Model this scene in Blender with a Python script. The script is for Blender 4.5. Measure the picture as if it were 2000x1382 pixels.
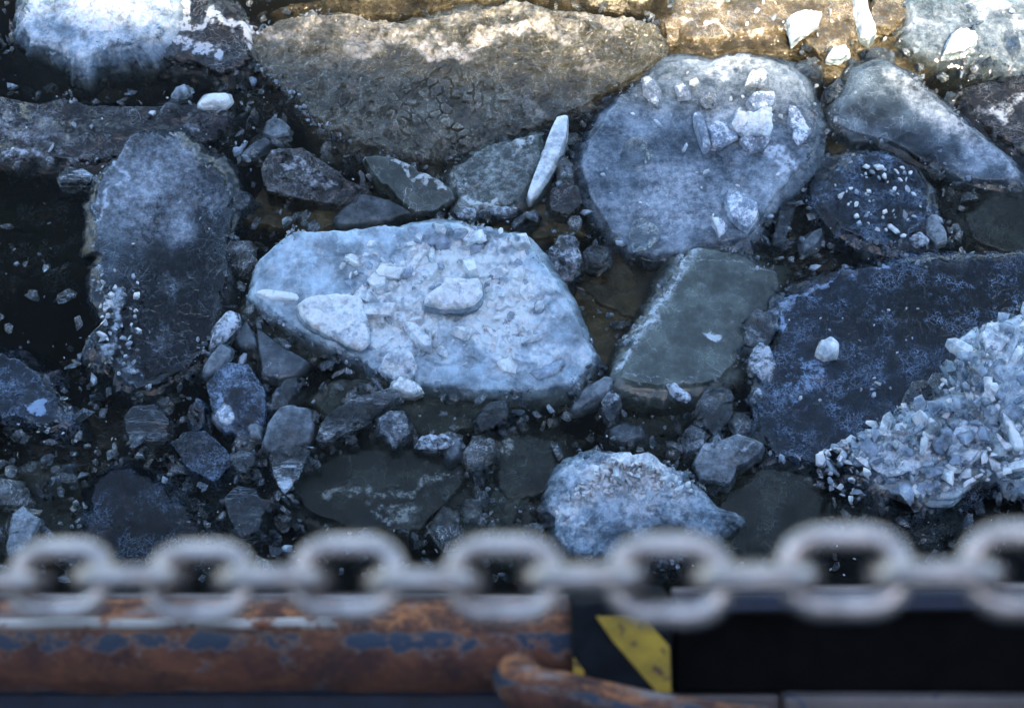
import bpy, bmesh, math, random
import numpy as np
from mathutils import Vector, Matrix

for _o in list(bpy.data.objects):
    bpy.data.objects.remove(_o)
SC = bpy.context.scene
COL = SC.collection
R = math.radians

# ------------------------------------------------------------------ camera
CAM_H, PITCH, TAN = 4.2, R(60), 36.0 / 50.0
cam_data = bpy.data.cameras.new('camera')
cam_data.lens = 50.0
cam_data.sensor_width = 36.0
cam_data.clip_start = 0.02
cam_data.clip_end = 2000.0
cam_data.dof.use_dof = True
cam_data.dof.focus_distance = 4.75
cam_data.dof.aperture_fstop = 5.6
cam_data.dof.aperture_blades = 0
cam = bpy.data.objects.new('camera', cam_data)
COL.objects.link(cam)
cam.location = (0, 0, CAM_H)
cam.rotation_euler = (math.pi / 2 - PITCH, 0, 0)
SC.camera = cam

# ------------------------------------------------------------------ sky + sun
SUN_EL = R(53)
SUN_AZ = R(0)          # the sun stands behind the deckhouse (-Y), light travels towards +Y
world = bpy.data.worlds.new('World')
SC.world = world
world.use_nodes = True
wn = world.node_tree.nodes
wl = world.node_tree.links
sky = wn.new('ShaderNodeTexSky')
sky.sky_type = 'NISHITA'
sky.sun_disc = False
sky.sun_elevation = SUN_EL
sky.sun_rotation = R(180)
sky.air_density = 1.0
sky.dust_density = 1.0
sky.ozone_density = 1.0
wn['Background'].inputs['Strength'].default_value = 0.15
wl.new(sky.outputs['Color'], wn['Background'].inputs['Color'])
sun_data = bpy.data.lights.new('sun', 'SUN')
sun_data.energy = 4.2
sun_data.angle = R(2.2)
sun_data.color = (1.0, 0.81, 0.55)
sun = bpy.data.objects.new('sun', sun_data)
COL.objects.link(sun)
sun.rotation_euler = (math.pi / 2 - SUN_EL, 0, 0)
sun.location = (0, -10, 12)

# ------------------------------------------------------------------ exposure / render
SC.view_settings.view_transform = 'Standard'
SC.view_settings.look = 'None'
SC.view_settings.gamma = 1.0
SC.view_settings.use_curve_mapping = False
SC.view_settings.exposure = 1.65
SC.render.engine = 'CYCLES'
cy = SC.cycles
cy.use_denoising = True
cy.use_adaptive_sampling = True
cy.adaptive_threshold = 0.03
cy.max_bounces = 7
cy.diffuse_bounces = 2
cy.glossy_bounces = 2
cy.transmission_bounces = 5
cy.transparent_max_bounces = 8
cy.volume_bounces = 1
cy.sample_clamp_indirect = 3.0
cy.blur_glossy = 0.5

# ------------------------------------------------------------------ pixel <-> place (photo pixels, 2000 x 1382)
CP, SP = math.sin(PITCH), math.cos(PITCH)      # rotation about X by 90-pitch: cos = sin(pitch)
def ray(px, py):
    cx = (px - 1000.0) / 2000.0 * TAN
    cyy = (691.0 - py) / 2000.0 * TAN
    return np.array([cx, cyy * CP + SP, cyy * SP - CP])
def at_z(px, py, z=0.0):
    d = ray(px, py)
    return np.array([0, 0, CAM_H]) + d * ((z - CAM_H) / d[2])
def at_depth(px, py, dep):
    return np.array([0, 0, CAM_H]) + ray(px, py) * dep
def to_px(P):
    P = np.asarray(P, float)
    x, y, z = P[..., 0], P[..., 1], P[..., 2] - CAM_H
    dep = y * SP - z * CP
    up = y * CP + z * SP
    return 1000 + x / dep * 2000 / TAN, 691 - up / dep * 2000 / TAN

# ------------------------------------------------------------------ noise in numpy
def _hash(ix, iy, s):
    n = (ix.astype(np.int64) * 374761393 + iy.astype(np.int64) * 668265263 + s * 974634777) & 0xffffffff
    n = ((n ^ (n >> 13)) * 1274126177) & 0xffffffff
    n = ((n ^ (n >> 16)) * 2246822519) & 0xffffffff
    return ((n ^ (n >> 15)) & 0xffffff) / float(0xffffff)
def vnoise(x, y, s=0):
    ix, iy = np.floor(x), np.floor(y)
    fx, fy = x - ix, y - iy
    u, v = fx * fx * (3 - 2 * fx), fy * fy * (3 - 2 * fy)
    a, b = _hash(ix, iy, s), _hash(ix + 1, iy, s)
    c, d = _hash(ix, iy + 1, s), _hash(ix + 1, iy + 1, s)
    return (a * (1 - u) + b * u) * (1 - v) + (c * (1 - u) + d * u) * v
def fbm(x, y, f, oct=4, s=0, gain=0.5):
    t, amp, tot = 0.0, 1.0, 0.0
    for i in range(oct):
        t = t + amp * (vnoise(x * f + 17.3 * i, y * f - 9.1 * i, s + i) - 0.5)
        tot += amp
        amp *= gain
        f *= 2.03
    return t / tot * 2
def ridged(x, y, f, oct=3, s=0):
    t, amp, tot = 0.0, 1.0, 0.0
    for i in range(oct):
        t = t + amp * (1 - np.abs(2 * vnoise(x * f + 5.7 * i, y * f + 3.1 * i, s + i) - 1))
        tot += amp
        amp *= 0.5
        f *= 2.1
    return t / tot
def chips(x, y, f, s=0, slope=0.9):
    """broken-plate relief: every Worley cell is a small tilted flat."""
    X, Y = x * f, y * f
    ix, iy = np.floor(X), np.floor(Y)
    best = np.full(X.shape, 1e9)
    h = np.zeros(X.shape)
    for dx in (-1, 0, 1):
        for dy in (-1, 0, 1):
            cx, cyy = ix + dx, iy + dy
            fx = cx + _hash(cx, cyy, s)
            fy = cyy + _hash(cx, cyy, s + 1)
            d = (X - fx) ** 2 + (Y - fy) ** 2
            a = _hash(cx, cyy, s + 2) * 2 * np.pi
            k = _hash(cx, cyy, s + 3) * slope
            hh = _hash(cx, cyy, s + 4) * 0.8 + k * ((X - fx) * np.cos(a) + (Y - fy) * np.sin(a))
            m = d < best
            best = np.where(m, d, best)
            h = np.where(m, hh, h)
    return h - 0.4
def plates(x, y, f, s=0):
    """small flat plates standing proud of a smooth sheet, separated by grooves."""
    X, Y = x * f, y * f
    X = X + 0.35 * fbm(X, Y, 0.9, 2, s + 60); Y = Y + 0.35 * fbm(X, Y, 0.9, 2, s + 61)
    ix, iy = np.floor(X), np.floor(Y)
    d1 = np.full(X.shape, 1e9); d2 = np.full(X.shape, 1e9); hv = np.zeros(X.shape)
    for dx in (-1, 0, 1):
        for dy in (-1, 0, 1):
            cx, cyy = ix + dx, iy + dy
            d = np.hypot(X - cx - _hash(cx, cyy, s), Y - cyy - _hash(cx, cyy, s + 1))
            r = _hash(cx, cyy, s + 2)
            near = d < d1
            d2 = np.where(near, d1, np.minimum(d2, d)); hv = np.where(near, r, hv); d1 = np.where(near, d, d1)
    return sstep(0.06, 0.22, d2 - d1) * (0.35 + 0.65 * hv) * (hv > 0.3)
def sstep(a, b, x):
    t = np.clip((x - a) / (b - a), 0, 1)
    return t * t * (3 - 2 * t)

# ------------------------------------------------------------------ node helpers
class NT:
    def __init__(self, mat):
        mat.use_nodes = True
        self.t = mat.node_tree
        self.t.nodes.clear()
        self.out = self.t.nodes.new('ShaderNodeOutputMaterial')
    def n(self, kind, **kw):
        nd = self.t.nodes.new('ShaderNode' + kind)
        for k, v in kw.items():
            if k.startswith('i_'):
                nd.inputs[k[2:].replace('_', ' ')].default_value = v
            else:
                setattr(nd, k, v)
        return nd
    def l(self, a, b):
        self.t.links.new(a, b)
    def math(self, op, a, b=None, c=None, clamp=False):
        nd = self.n('Math', operation=op)
        nd.use_clamp = clamp
        for i, v in enumerate((a, b, c)):
            if v is None:
                continue
            if isinstance(v, (int, float)):
                nd.inputs[i].default_value = v
            else:
                self.l(v, nd.inputs[i])
        return nd.outputs[0]
    def ramp(self, x, a, b, lo=0.0, hi=1.0):
        nd = self.n('MapRange', interpolation_type='SMOOTHSTEP')
        self.l(x, nd.inputs[0])
        for i, v in zip((1, 2, 3, 4), (a, b, lo, hi)):
            nd.inputs[i].default_value = v
        return nd.outputs[0]
    def mixc(self, f, a, b):
        nd = self.n('Mix', data_type='RGBA')
        for sock, v in ((nd.inputs[0], f), (nd.inputs[6], a), (nd.inputs[7], b)):
            if isinstance(v, (int, float)):
                sock.default_value = v
            elif isinstance(v, tuple):
                sock.default_value = (*v, 1.0)
            else:
                self.l(v, sock)
        return nd.outputs[2]
    def noise(self, vec, scale, detail=4, rough=0.55, dist=0.0):
        nd = self.n('TexNoise')
        nd.inputs['Scale'].default_value = scale
        nd.inputs['Detail'].default_value = detail
        nd.inputs['Roughness'].default_value = rough
        nd.inputs['Distortion'].default_value = dist
        self.l(vec, nd.inputs['Vector'])
        return nd
    def voro(self, vec, scale, feature='F1', rnd=1.0):
        nd = self.n('TexVoronoi', feature=feature)
        nd.inputs['Scale'].default_value = scale
        nd.inputs['Randomness'].default_value = rnd
        self.l(vec, nd.inputs['Vector'])
        return nd

def ice_mat(name, body, clear=0.3, frost_col=(0.82, 0.86, 0.88), rough=0.05, body_rough=0.09, depth=0.03, cloud=0.5, cloud_scale=9.0, grain=0.3,
            lo=0.3, hi=0.8, hair=0.0, hair_scale=10.0, hair_w=0.012, facet=0.0, facet_scale=28.0, bump=0.4, bump_scale=30.0, cell=0.0, cell_scale=34.0,
            tint=(0.90, 0.95, 0.97), streak=None, glass=0.3, web=0.0, breakup=0.3, ridge=0.6, facet2=0.8):
    m = bpy.data.materials.new(name)
    t = NT(m)
    ge = t.n('NewGeometry')
    v = ge.outputs['Position']
    if streak is not None:
        mp = t.n('Mapping'); mp.inputs['Rotation'].default_value = (0, 0, streak); mp.inputs['Scale'].default_value = (0.12, 1.0, 1.0)
        t.l(v, mp.inputs['Vector']); v = mp.outputs[0]
    def warp(vec, scale, amt, det=1):
        nz = t.noise(vec, scale, det)
        ma = t.n('VectorMath', operation='MULTIPLY_ADD')
        t.l(nz.outputs['Color'], ma.inputs[0]); ma.inputs[1].default_value = (amt,) * 3; t.l(vec, ma.inputs[2])
        return ma.outputs[0]
    w = warp(v, 18.0, 0.035, 1)
    at = t.n('Attribute'); at.attribute_name = 'frost'
    ac = t.n('Attribute'); ac.attribute_name = 'clearness'
    big = t.noise(v, cloud_scale, 5, 0.68)
    fine = t.noise(v, 140.0, 2, 0.6)
    mid = t.noise(v, 42.0, 3, 0.65)
    brk = t.math('MULTIPLY', at.outputs['Fac'], t.ramp(mid.outputs[0], 0.3, 0.66, 1.0 - breakup, 1.0 + breakup))
    f0 = t.math('MULTIPLY_ADD', t.math('SUBTRACT', big.outputs[0], 0.5), cloud * 2.2, brk)
    f1 = t.math('MULTIPLY_ADD', t.math('SUBTRACT', fine.outputs[0], 0.5), grain * 2.0, f0)
    frost = t.ramp(f1, lo, hi)
    if hair:
        hs = []
        for sc_, wd in ((hair_scale, hair_w), (hair_scale * 2.9, hair_w * 1.8)):
            nz = t.noise(w, sc_, 2, 0.5)
            # two families of curved lines from one noise: its red and green channels
            sp = t.n('SeparateColor'); t.l(nz.outputs['Color'], sp.inputs[0])
            for ch in (0, 1):
                hs.append(t.ramp(t.math('ABSOLUTE', t.math('SUBTRACT', sp.outputs[ch], 0.5)), 0.0, wd, 1.0, 0.0))
        if web:
            ve = t.voro(w, hair_scale * 4.0, 'DISTANCE_TO_EDGE')
            hs.append(t.ramp(ve.outputs['Distance'], 0.0, 0.09, web, 0.0))
        line = hs[0]
        for h_ in hs[1:]:
            line = t.math('MAXIMUM', line, h_)
        msk = t.ramp(big.outputs[0], 0.40, 0.58)
        frost = t.math('MAXIMUM', frost, t.math('MULTIPLY', t.math('MULTIPLY', line, msk), hair))
    if ridge:                                       # convex edges whitened for tiny cracks, with edge glints painted in as well
        frost = t.math('MAXIMUM', frost, t.math('MULTIPLY', t.ramp(ge.outputs['Pointiness'], 0.515, 0.60), t.ramp(mid.outputs[0], 0.3, 0.6, ridge * 0.3, ridge)))
    hgt = t.math('MULTIPLY', t.noise(v, bump_scale, 3, 0.62).outputs[0], 0.012 * bump)
    if cell:
        vc = t.voro(w, cell_scale, 'DISTANCE_TO_EDGE')
        hgt = t.math('MULTIPLY_ADD', t.ramp(vc.outputs['Distance'], 0.0, 0.3, 1.0, 0.0), 0.006 * cell * 34.0 / cell_scale, hgt)
    if facet:
        for sc_, kk in ((facet_scale, facet), (facet_scale * 2.9, facet * facet2))[:2 if facet >= 0.4 and facet2 else 1]:
            vf = t.voro(v, sc_, 'F1')
            df = t.n('VectorMath', operation='SUBTRACT'); t.l(v, df.inputs[0]); t.l(vf.outputs['Position'], df.inputs[1])
            rd = t.n('VectorMath', operation='SUBTRACT'); t.l(vf.outputs['Color'], rd.inputs[0]); rd.inputs[1].default_value = (.5, .5, .5)
            dt = t.n('VectorMath', operation='DOT_PRODUCT'); t.l(df.outputs[0], dt.inputs[0]); t.l(rd.outputs[0], dt.inputs[1])
            hgt = t.math('MULTIPLY_ADD', dt.outputs['Value'], t.ramp(big.outputs[0], 0.36, 0.6, kk * 0.15, kk * 1.5) if cell else kk, hgt)
    bp = t.n('Bump', i_Strength=1.0, i_Distance=1.0); t.l(hgt, bp.inputs['Height'])
    # clear ice: light passes, the facets glint
    tr = t.n('BsdfTransparent'); tr.inputs['Color'].default_value = (*tint, 1)
    rf = t.n('BsdfRefraction', i_Roughness=rough, i_IOR=1.31); rf.inputs['Color'].default_value = (*tint, 1)
    t.l(bp.outputs[0], rf.inputs['Normal'])
    tm = t.n('MixShader', i_Fac=glass); t.l(tr.outputs[0], tm.inputs[1]); t.l(rf.outputs[0], tm.inputs[2])
    gl = t.n('BsdfGlossy', i_Roughness=rough); t.l(bp.outputs[0], gl.inputs['Normal'])
    fr = t.n('Fresnel', i_IOR=1.45); t.l(bp.outputs[0], fr.inputs['Normal'])
    A = t.n('MixShader'); t.l(fr.outputs[0], A.inputs[0]); t.l(tm.outputs[0], A.inputs[1]); t.l(gl.outputs[0], A.inputs[2])
    # milky body, frost on top of it: one closure
    D = t.n('BsdfPrincipled', i_IOR=1.55)
    bc = t.mixc(t.ramp(big.outputs[0], 0.3, 0.7), tuple(c * 0.65 for c in body), tuple(min(1, c * 1.35) for c in body))
    t.l(t.mixc(frost, bc, frost_col), D.inputs['Base Color'])
    t.l(t.ramp(frost, 0, 1, body_rough, 0.34), D.inputs['Roughness'])
    D.inputs['Subsurface Weight'].default_value = 1.0
    D.inputs['Subsurface Radius'].default_value = (0.7, 0.9, 1.0)
    t.l(t.math('MULTIPLY_ADD', frost, -(depth - 0.006), depth), D.inputs['Subsurface Scale'])
    t.l(bp.outputs[0], D.inputs['Normal'])
    ck = t.math('MULTIPLY_ADD', t.math('SUBTRACT', big.outputs[0], 0.5), 0.9, t.math('SUBTRACT', 1.0 - clear, ac.outputs['Fac']), clamp=True)
    mx = t.n('MixShader')
    t.l(t.math('MAXIMUM', ck, frost), mx.inputs[0]); t.l(A.outputs[0], mx.inputs[1]); t.l(D.outputs[0], mx.inputs[2])
    t.l(mx.outputs[0], t.out.inputs['Surface'])
    return m

MAT = {}
MAT['snow'] = ice_mat('snowy ice', (0.34, 0.46, 0.55), 0.1, (0.86, 0.93, 0.98), facet=1.1, facet_scale=32, cloud=0.55, cloud_scale=12, bump=0.9, lo=0.15, hi=1.15, grain=0.25)
MAT['slush'] = ice_mat('blue white slush ice', (0.42, 0.56, 0.65), 0.12, (0.79, 0.90, 0.97), facet=0.7, facet_scale=16, cloud=0.4, hair=0.7, hair_scale=9, hair_w=0.005, lo=0.2, hi=1.05, depth=0.05, grain=0.15, ridge=0.9)
MAT['grey'] = ice_mat('blue grey ice', (0.10, 0.15, 0.19), 0.25, (0.60, 0.69, 0.77), hair=0.5, hair_scale=7, hair_w=0.005, bump=0.2, cloud=0.45, cloud_scale=6.0, facet=0.12, glass=0.5, grain=0.25, depth=0.06, lo=0.15, hi=1.1)
MAT['dark'] = ice_mat('dark blue webbed ice', (0.010, 0.026, 0.045), 0.55, (0.25, 0.36, 0.50), hair=0.8, hair_scale=13, hair_w=0.009, web=0.7, bump=0.3, cloud=0.45, facet=0.2, glass=0.5, depth=0.05, ridge=0.30)
MAT['olive'] = ice_mat('olive ice', (0.075, 0.092, 0.076), 0.2, (0.50, 0.57, 0.58), hair=0.4, hair_scale=6, hair_w=0.004, bump=0.25, cloud=0.4, facet=0.12, depth=0.07, glass=0.5, lo=0.2, hi=1.0, breakup=0.6)
MAT['suntinted'] = ice_mat('amber ice', (0.15, 0.122, 0.068), 0.2, (0.76, 0.71, 0.63), hair=0.5, hair_scale=11, web=0.4, bump=0.8, cloud=0.7, facet=0.8, facet_scale=20, body_rough=0.08)  # golden tone of sunlit murky water put into the ice colour
MAT['brown'] = ice_mat('brown cellular ice', (0.088, 0.086, 0.060), 0.1, (0.70, 0.68, 0.64), hair=0.35, hair_scale=8, hair_w=0.004, bump=0.15, bump_scale=14, cell=0.5, cell_scale=24, facet=0.6, facet_scale=16, facet2=0.0, cloud=0.3, body_rough=0.07, depth=0.004, glass=0.4, grain=0.06, lo=0.2, hi=0.95, ridge=0.5)
MAT['murk'] = ice_mat('brown murky ice', (0.028, 0.025, 0.019), 0.45, (0.52, 0.58, 0.64), hair=0.5, hair_scale=9, hair_w=0.007, bump=0.6, facet=0.6, facet_scale=20, cloud=0.5, glass=0.6, lo=0.2, hi=1.0, grain=0.2, breakup=0.5, ridge=0.35)
MAT['frosted'] = ice_mat('frosted chunk ice', (0.12, 0.16, 0.19), 0.78, (0.60, 0.69, 0.77), hair=0.6, hair_scale=11, hair_w=0.007, facet=0.7, facet_scale=18, facet2=0.3, bump=0.2, cloud=0.6, cloud_scale=9, glass=1.0, rough=0.015, lo=0.3, hi=1.0, grain=0.12, ridge=0.0)
MAT['pebble'] = ice_mat('smooth grey ice', (0.13, 0.165, 0.185), 0.35, (0.52, 0.61, 0.68), bump=0.2, cloud=0.5, cloud_scale=9, grain=0.15, facet=0.12, depth=0.04, hair=0.3, hair_scale=10, hair_w=0.004, ridge=0.1, glass=0.9, body_rough=0.08, lo=0.15, hi=1.1)
MAT['streak'] = ice_mat('streaked ice', (0.06, 0.08, 0.09), 0.65, (0.62, 0.70, 0.76), hair=0.6, hair_scale=24, hair_w=0.02, bump=1.0, bump_scale=34, cloud=0.6, streak=0.6, facet=0.3, glass=1.0, ridge=0.2)
MAT['fibre'] = ice_mat('fibrous ice', (0.05, 0.07, 0.08), 0.75, (0.58, 0.67, 0.74), hair=0.5, hair_scale=18, hair_w=0.014, bump=0.8, bump_scale=26, cloud=0.6, streak=1.9, facet=0.35, glass=1.0, ridge=0.15)
MAT['clear'] = ice_mat('clear shard ice', (0.40, 0.46, 0.48), 0.92, (0.80, 0.85, 0.88), rough=0.01, facet=0.5, facet_scale=26, bump=0.3, hair=0.6, hair_scale=11, hair_w=0.008, cloud=0.6, lo=0.5, hi=0.9, glass=1.0, ridge=0.00)
MAT['white'] = ice_mat('white shard ice', (0.62, 0.74, 0.82), 0.15, (0.84, 0.92, 0.98), rough=0.05, facet=0.35, facet_scale=24, bump=0.2, hair=0.3, hair_scale=11, cloud=0.6, cloud_scale=12, depth=0.04, grain=0.15, ridge=0.30)
MAT['teal'] = ice_mat('dark teal clear ice', (0.045, 0.068, 0.082), 0.35, (0.50, 0.60, 0.69), hair=0.5, hair_scale=7, hair_w=0.005, bump=0.25, cloud=0.35, cloud_scale=6.0, facet=0.15, glass=0.5, grain=0.2, depth=0.06, lo=0.15, hi=1.1)
MAT['jade'] = ice_mat('smooth green grey ice', (0.125, 0.155, 0.135), 0.12, (0.56, 0.65, 0.68), hair=0.4, hair_scale=6, hair_w=0.003, bump=0.12, cloud=0.25, facet=0.06, depth=0.08, glass=0.5, lo=0.2, hi=1.0, breakup=0.6)
MAT['silt'] = ice_mat('drowned silty ice', (0.16, 0.125, 0.06), 0.15, (0.45, 0.44, 0.36), hair=0.4, hair_scale=8, hair_w=0.005, bump=0.3, cloud=0.35, facet=0.3, depth=0.06, glass=0.5, lo=0.2, hi=1.0)
MAT['crystal'] = ice_mat('blue crystal ice', (0.42, 0.54, 0.68), 0.5, (0.78, 0.86, 0.95), rough=0.03, facet=0.5, facet_scale=22, bump=0.2, hair=0.5, hair_scale=11, hair_w=0.007, cloud=0.7, cloud_scale=12, glass=0.3, depth=0.03, tint=(0.92, 0.96, 1.0), ridge=0.15)

def plain_mat(name, fn):
    m = bpy.data.materials.new(name)
    t = NT(m)
    fn(t)
    MAT[name] = m
    return m

def _water(t):
    tc = t.n('TexCoord')
    n1 = t.noise(tc.outputs['Object'], 7.0, 4, 0.5, 0.6)
    n2 = t.noise(tc.outputs['Object'], 26.0, 3, 0.5, 0.4)
    bp = t.n('Bump', i_Strength=0.35, i_Distance=0.02)
    t.l(t.math('MULTIPLY_ADD', n2.outputs[0], 0.25, n1.outputs[0]), bp.inputs['Height'])
    g = t.n('BsdfGlossy', i_Roughness=0.04)
    t.l(bp.outputs[0], g.inputs['Normal'])
    tr = t.n('BsdfTransparent')
    fr = t.n('Fresnel', i_IOR=1.2)
    t.l(bp.outputs[0], fr.inputs['Normal'])
    mx = t.n('MixShader')
    t.l(fr.outputs[0], mx.inputs[0]); t.l(tr.outputs[0], mx.inputs[1]); t.l(g.outputs[0], mx.inputs[2])
    t.l(mx.outputs[0], t.out.inputs['Surface'])
    ab = t.n('VolumeAbsorption', i_Density=13.0); ab.inputs['Color'].default_value = (0.50, 0.48, 0.34, 1)
    sc = t.n('VolumeScatter', i_Density=0.4); sc.inputs['Color'].default_value = (0.60, 0.64, 0.50, 1)
    ad = t.n('AddShader')
    t.l(ab.outputs[0], ad.inputs[0]); t.l(sc.outputs[0], ad.inputs[1])
    t.l(ad.outputs[0], t.out.inputs['Volume'])
plain_mat('river water', _water)

def simple(name, col, rough=0.6, metal=0.0, var=0.3, scale=20.0, bump=0.2):
    def fn(t):
        tc = t.n('TexCoord')
        nz = t.noise(tc.outputs['Object'], scale, 6, 0.6)
        c = t.mixc(t.ramp(nz.outputs[0], 0.3, 0.7), tuple(x * (1 - var) for x in col), tuple(min(1, x * (1 + var)) for x in col))
        p = t.n('BsdfPrincipled', i_Roughness=rough, i_Metallic=metal)
        p.inputs['Specular IOR Level'].default_value = 0.15 if rough > 0.8 else 0.5
        t.l(c, p.inputs['Base Color'])
        b = t.n('Bump', i_Strength=bump, i_Distance=0.003)
        t.l(nz.outputs[0], b.inputs['Height']); t.l(b.outputs[0], p.inputs['Normal'])
        t.l(p.outputs[0], t.out.inputs['Surface'])
    return plain_mat(name, fn)
simple('river bed silt', (0.05, 0.042, 0.03), 0.9)
simple('ship hull paint', (0.02, 0.028, 0.045), 0.5)
simple('deck paint', (0.03, 0.035, 0.045), 0.7)
simple('deckhouse paint', (0.22, 0.24, 0.27), 0.5)
simple('galvanised steel', (0.56, 0.49, 0.435), 0.26, 0.92, 0.35, 90, 0.5)
simple('black rubber', (0.003, 0.0026, 0.0026), 1.0, 0, 0.4, 30, 0.3)
simple('navy painted steel', (0.006, 0.012, 0.028), 0.5, 0, 0.5, 25, 0.3)
simple('black paint', (0.007, 0.009, 0.011), 0.85, 0, 0.5, 30, 0.3)

def _rust(t):
    tc = t.n('TexCoord'); mp = t.n('Mapping'); mp.inputs['Scale'].default_value = (0.7, 1, 1); t.l(tc.outputs['Object'], mp.inputs['Vector']); v = mp.outputs[0]
    n1 = t.noise(v, 14.0, 7, 0.7, 0.2); n2 = t.noise(v, 40.0, 8, 0.75); n3 = t.noise(v, 24.0, 8, 0.75, 0.2)
    g = t.n('NewGeometry')
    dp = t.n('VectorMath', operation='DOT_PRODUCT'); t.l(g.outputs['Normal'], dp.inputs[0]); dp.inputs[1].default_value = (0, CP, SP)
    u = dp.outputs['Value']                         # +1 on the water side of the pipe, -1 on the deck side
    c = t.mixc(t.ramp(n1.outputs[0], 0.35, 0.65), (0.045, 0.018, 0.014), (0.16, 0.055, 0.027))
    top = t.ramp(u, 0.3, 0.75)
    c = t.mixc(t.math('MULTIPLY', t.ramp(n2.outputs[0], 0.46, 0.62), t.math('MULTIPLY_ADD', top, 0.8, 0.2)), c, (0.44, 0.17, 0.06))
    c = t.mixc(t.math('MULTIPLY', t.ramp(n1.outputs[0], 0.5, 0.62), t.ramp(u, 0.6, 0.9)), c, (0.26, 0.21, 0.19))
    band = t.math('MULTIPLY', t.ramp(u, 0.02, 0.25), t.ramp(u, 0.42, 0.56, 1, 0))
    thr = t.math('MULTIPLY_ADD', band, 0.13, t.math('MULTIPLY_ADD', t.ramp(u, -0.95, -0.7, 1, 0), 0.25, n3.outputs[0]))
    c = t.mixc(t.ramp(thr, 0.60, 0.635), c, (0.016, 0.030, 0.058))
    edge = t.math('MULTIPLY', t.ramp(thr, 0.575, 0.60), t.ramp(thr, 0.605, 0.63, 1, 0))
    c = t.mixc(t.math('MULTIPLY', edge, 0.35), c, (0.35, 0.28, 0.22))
    p = t.n('BsdfPrincipled'); t.l(c, p.inputs['Base Color'])
    t.l(t.ramp(thr, 0.58, 0.64, 0.8, 0.4), p.inputs['Roughness'])
    b = t.n('Bump', i_Strength=1.0, i_Distance=0.006); t.l(t.math('ADD', n2.outputs[0], n3.outputs[0]), b.inputs['Height']); t.l(b.outputs[0], p.inputs['Normal'])
    t.l(p.outputs[0], t.out.inputs['Surface'])
plain_mat('rusted pipe', _rust)
def _worn(base, chip, thr, scale=40, rough=0.6):
    def fn(t):
        tc = t.n('TexCoord'); v = tc.outputs['Object']
        n = t.noise(v, scale, 6, 0.7, 0.5); n2 = t.noise(v, scale * 0.3, 5, 0.6)
        c = t.mixc(t.ramp(n2.outputs[0], 0.35, 0.65), tuple(x * 0.6 for x in base), base)
        c = t.mixc(t.ramp(n.outputs[0], thr, thr + 0.06), c, chip)
        p = t.n('BsdfPrincipled', i_Roughness=rough); t.l(c, p.inputs['Base Color'])
        b = t.n('Bump', i_Strength=0.4, i_Distance=0.003); t.l(n.outputs[0], b.inputs['Height']); t.l(b.outputs[0], p.inputs['Normal'])
        t.l(p.outputs[0], t.out.inputs['Surface'])
    return fn
plain_mat('patchy pale ridge', _worn((0.50, 0.46, 0.40), (0.20, 0.07, 0.03), 0.52, 25))
plain_mat('yellow paint', _worn((0.48, 0.31, 0.025), (0.10, 0.05, 0.02), 0.565, 60))
plain_mat('weathered flange', _worn((0.20, 0.17, 0.16), (0.24, 0.08, 0.035), 0.62, 24))
plain_mat('weathered ledge', _worn((0.17, 0.13, 0.11), (0.05, 0.06, 0.08), 0.58, 22))

# ------------------------------------------------------------------ object helpers
def link(name, me, mat=None, parent=None, loc=None):
    o = bpy.data.objects.new(name, me)
    COL.objects.link(o)
    if mat is not None and me is not None and len(me.materials) == 0:
        me.materials.append(MAT[mat])
    if loc is not None:
        o.location = loc
    if parent is not None:
        o.parent = parent
    return o
def tag(o, label, cat, group=None, kind=None):
    if label: o['label'] = label
    if cat: o['category'] = cat
    if group: o['group'] = group
    if kind: o['kind'] = kind
    return o
def mesh_np(name, V, F, smooth=True):
    """V (n,3); F list of index arrays, each (k,3) or (k,4)."""
    me = bpy.data.meshes.new(name)
    loops = np.concatenate([f.ravel() for f in F]).astype(np.int32)
    sizes = np.concatenate([np.full(len(f), f.shape[1]) for f in F]).astype(np.int32)
    starts = np.concatenate([[0], np.cumsum(sizes)[:-1]]).astype(np.int32)
    me.vertices.add(len(V)); me.vertices.foreach_set('co', np.asarray(V, np.float32).ravel())
    me.loops.add(len(loops)); me.loops.foreach_set('vertex_index', loops)
    me.polygons.add(len(sizes)); me.polygons.foreach_set('loop_start', starts); me.polygons.foreach_set('loop_total', sizes)
    me.polygons.foreach_set('use_smooth', np.full(len(sizes), smooth))
    me.update(calc_edges=True)
    return me
def frost_attr(me, vals, nm='frost'):
    a = me.attributes.new(nm, 'FLOAT', 'POINT')
    a.data.foreach_set('value', np.asarray(vals, np.float32))
def bm_mesh(name, bm, smooth=False):
    me = bpy.data.meshes.new(name)
    bmesh.ops.recalc_face_normals(bm, faces=bm.faces[:])
    bm.to_mesh(me); bm.free()
    if smooth:
        me.polygons.foreach_set('use_smooth', [True] * len(me.polygons))
    return me
def box_mesh(name, lo, hi, bevel=0.0):
    bm = bmesh.new()
    bmesh.ops.create_cube(bm, size=1.0)
    for v in bm.verts:
        for k in range(3):
            v.co[k] = lo[k] if v.co[k] < 0 else hi[k]
    if bevel:
        bmesh.ops.bevel(bm, geom=bm.edges[:], offset=bevel, segments=3, affect='EDGES', profile=0.5)
    return bm_mesh(name, bm, bool(bevel))

# ------------------------------------------------------------------ the setting: water, river bed
w_me = box_mesh('water', (-60, -60, -1.6), (60, 60, 0.0))
tag(link('water', w_me, 'river water'), 'dark murky river water between the ice floes', 'water', kind='structure')
b_me = box_mesh('river_bed', (-70, -70, -2.2), (70, 70, -1.605))
tag(link('river_bed', b_me, 'river bed silt'), 'dark silty river bed below the water', 'river bed', kind='structure')

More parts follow.
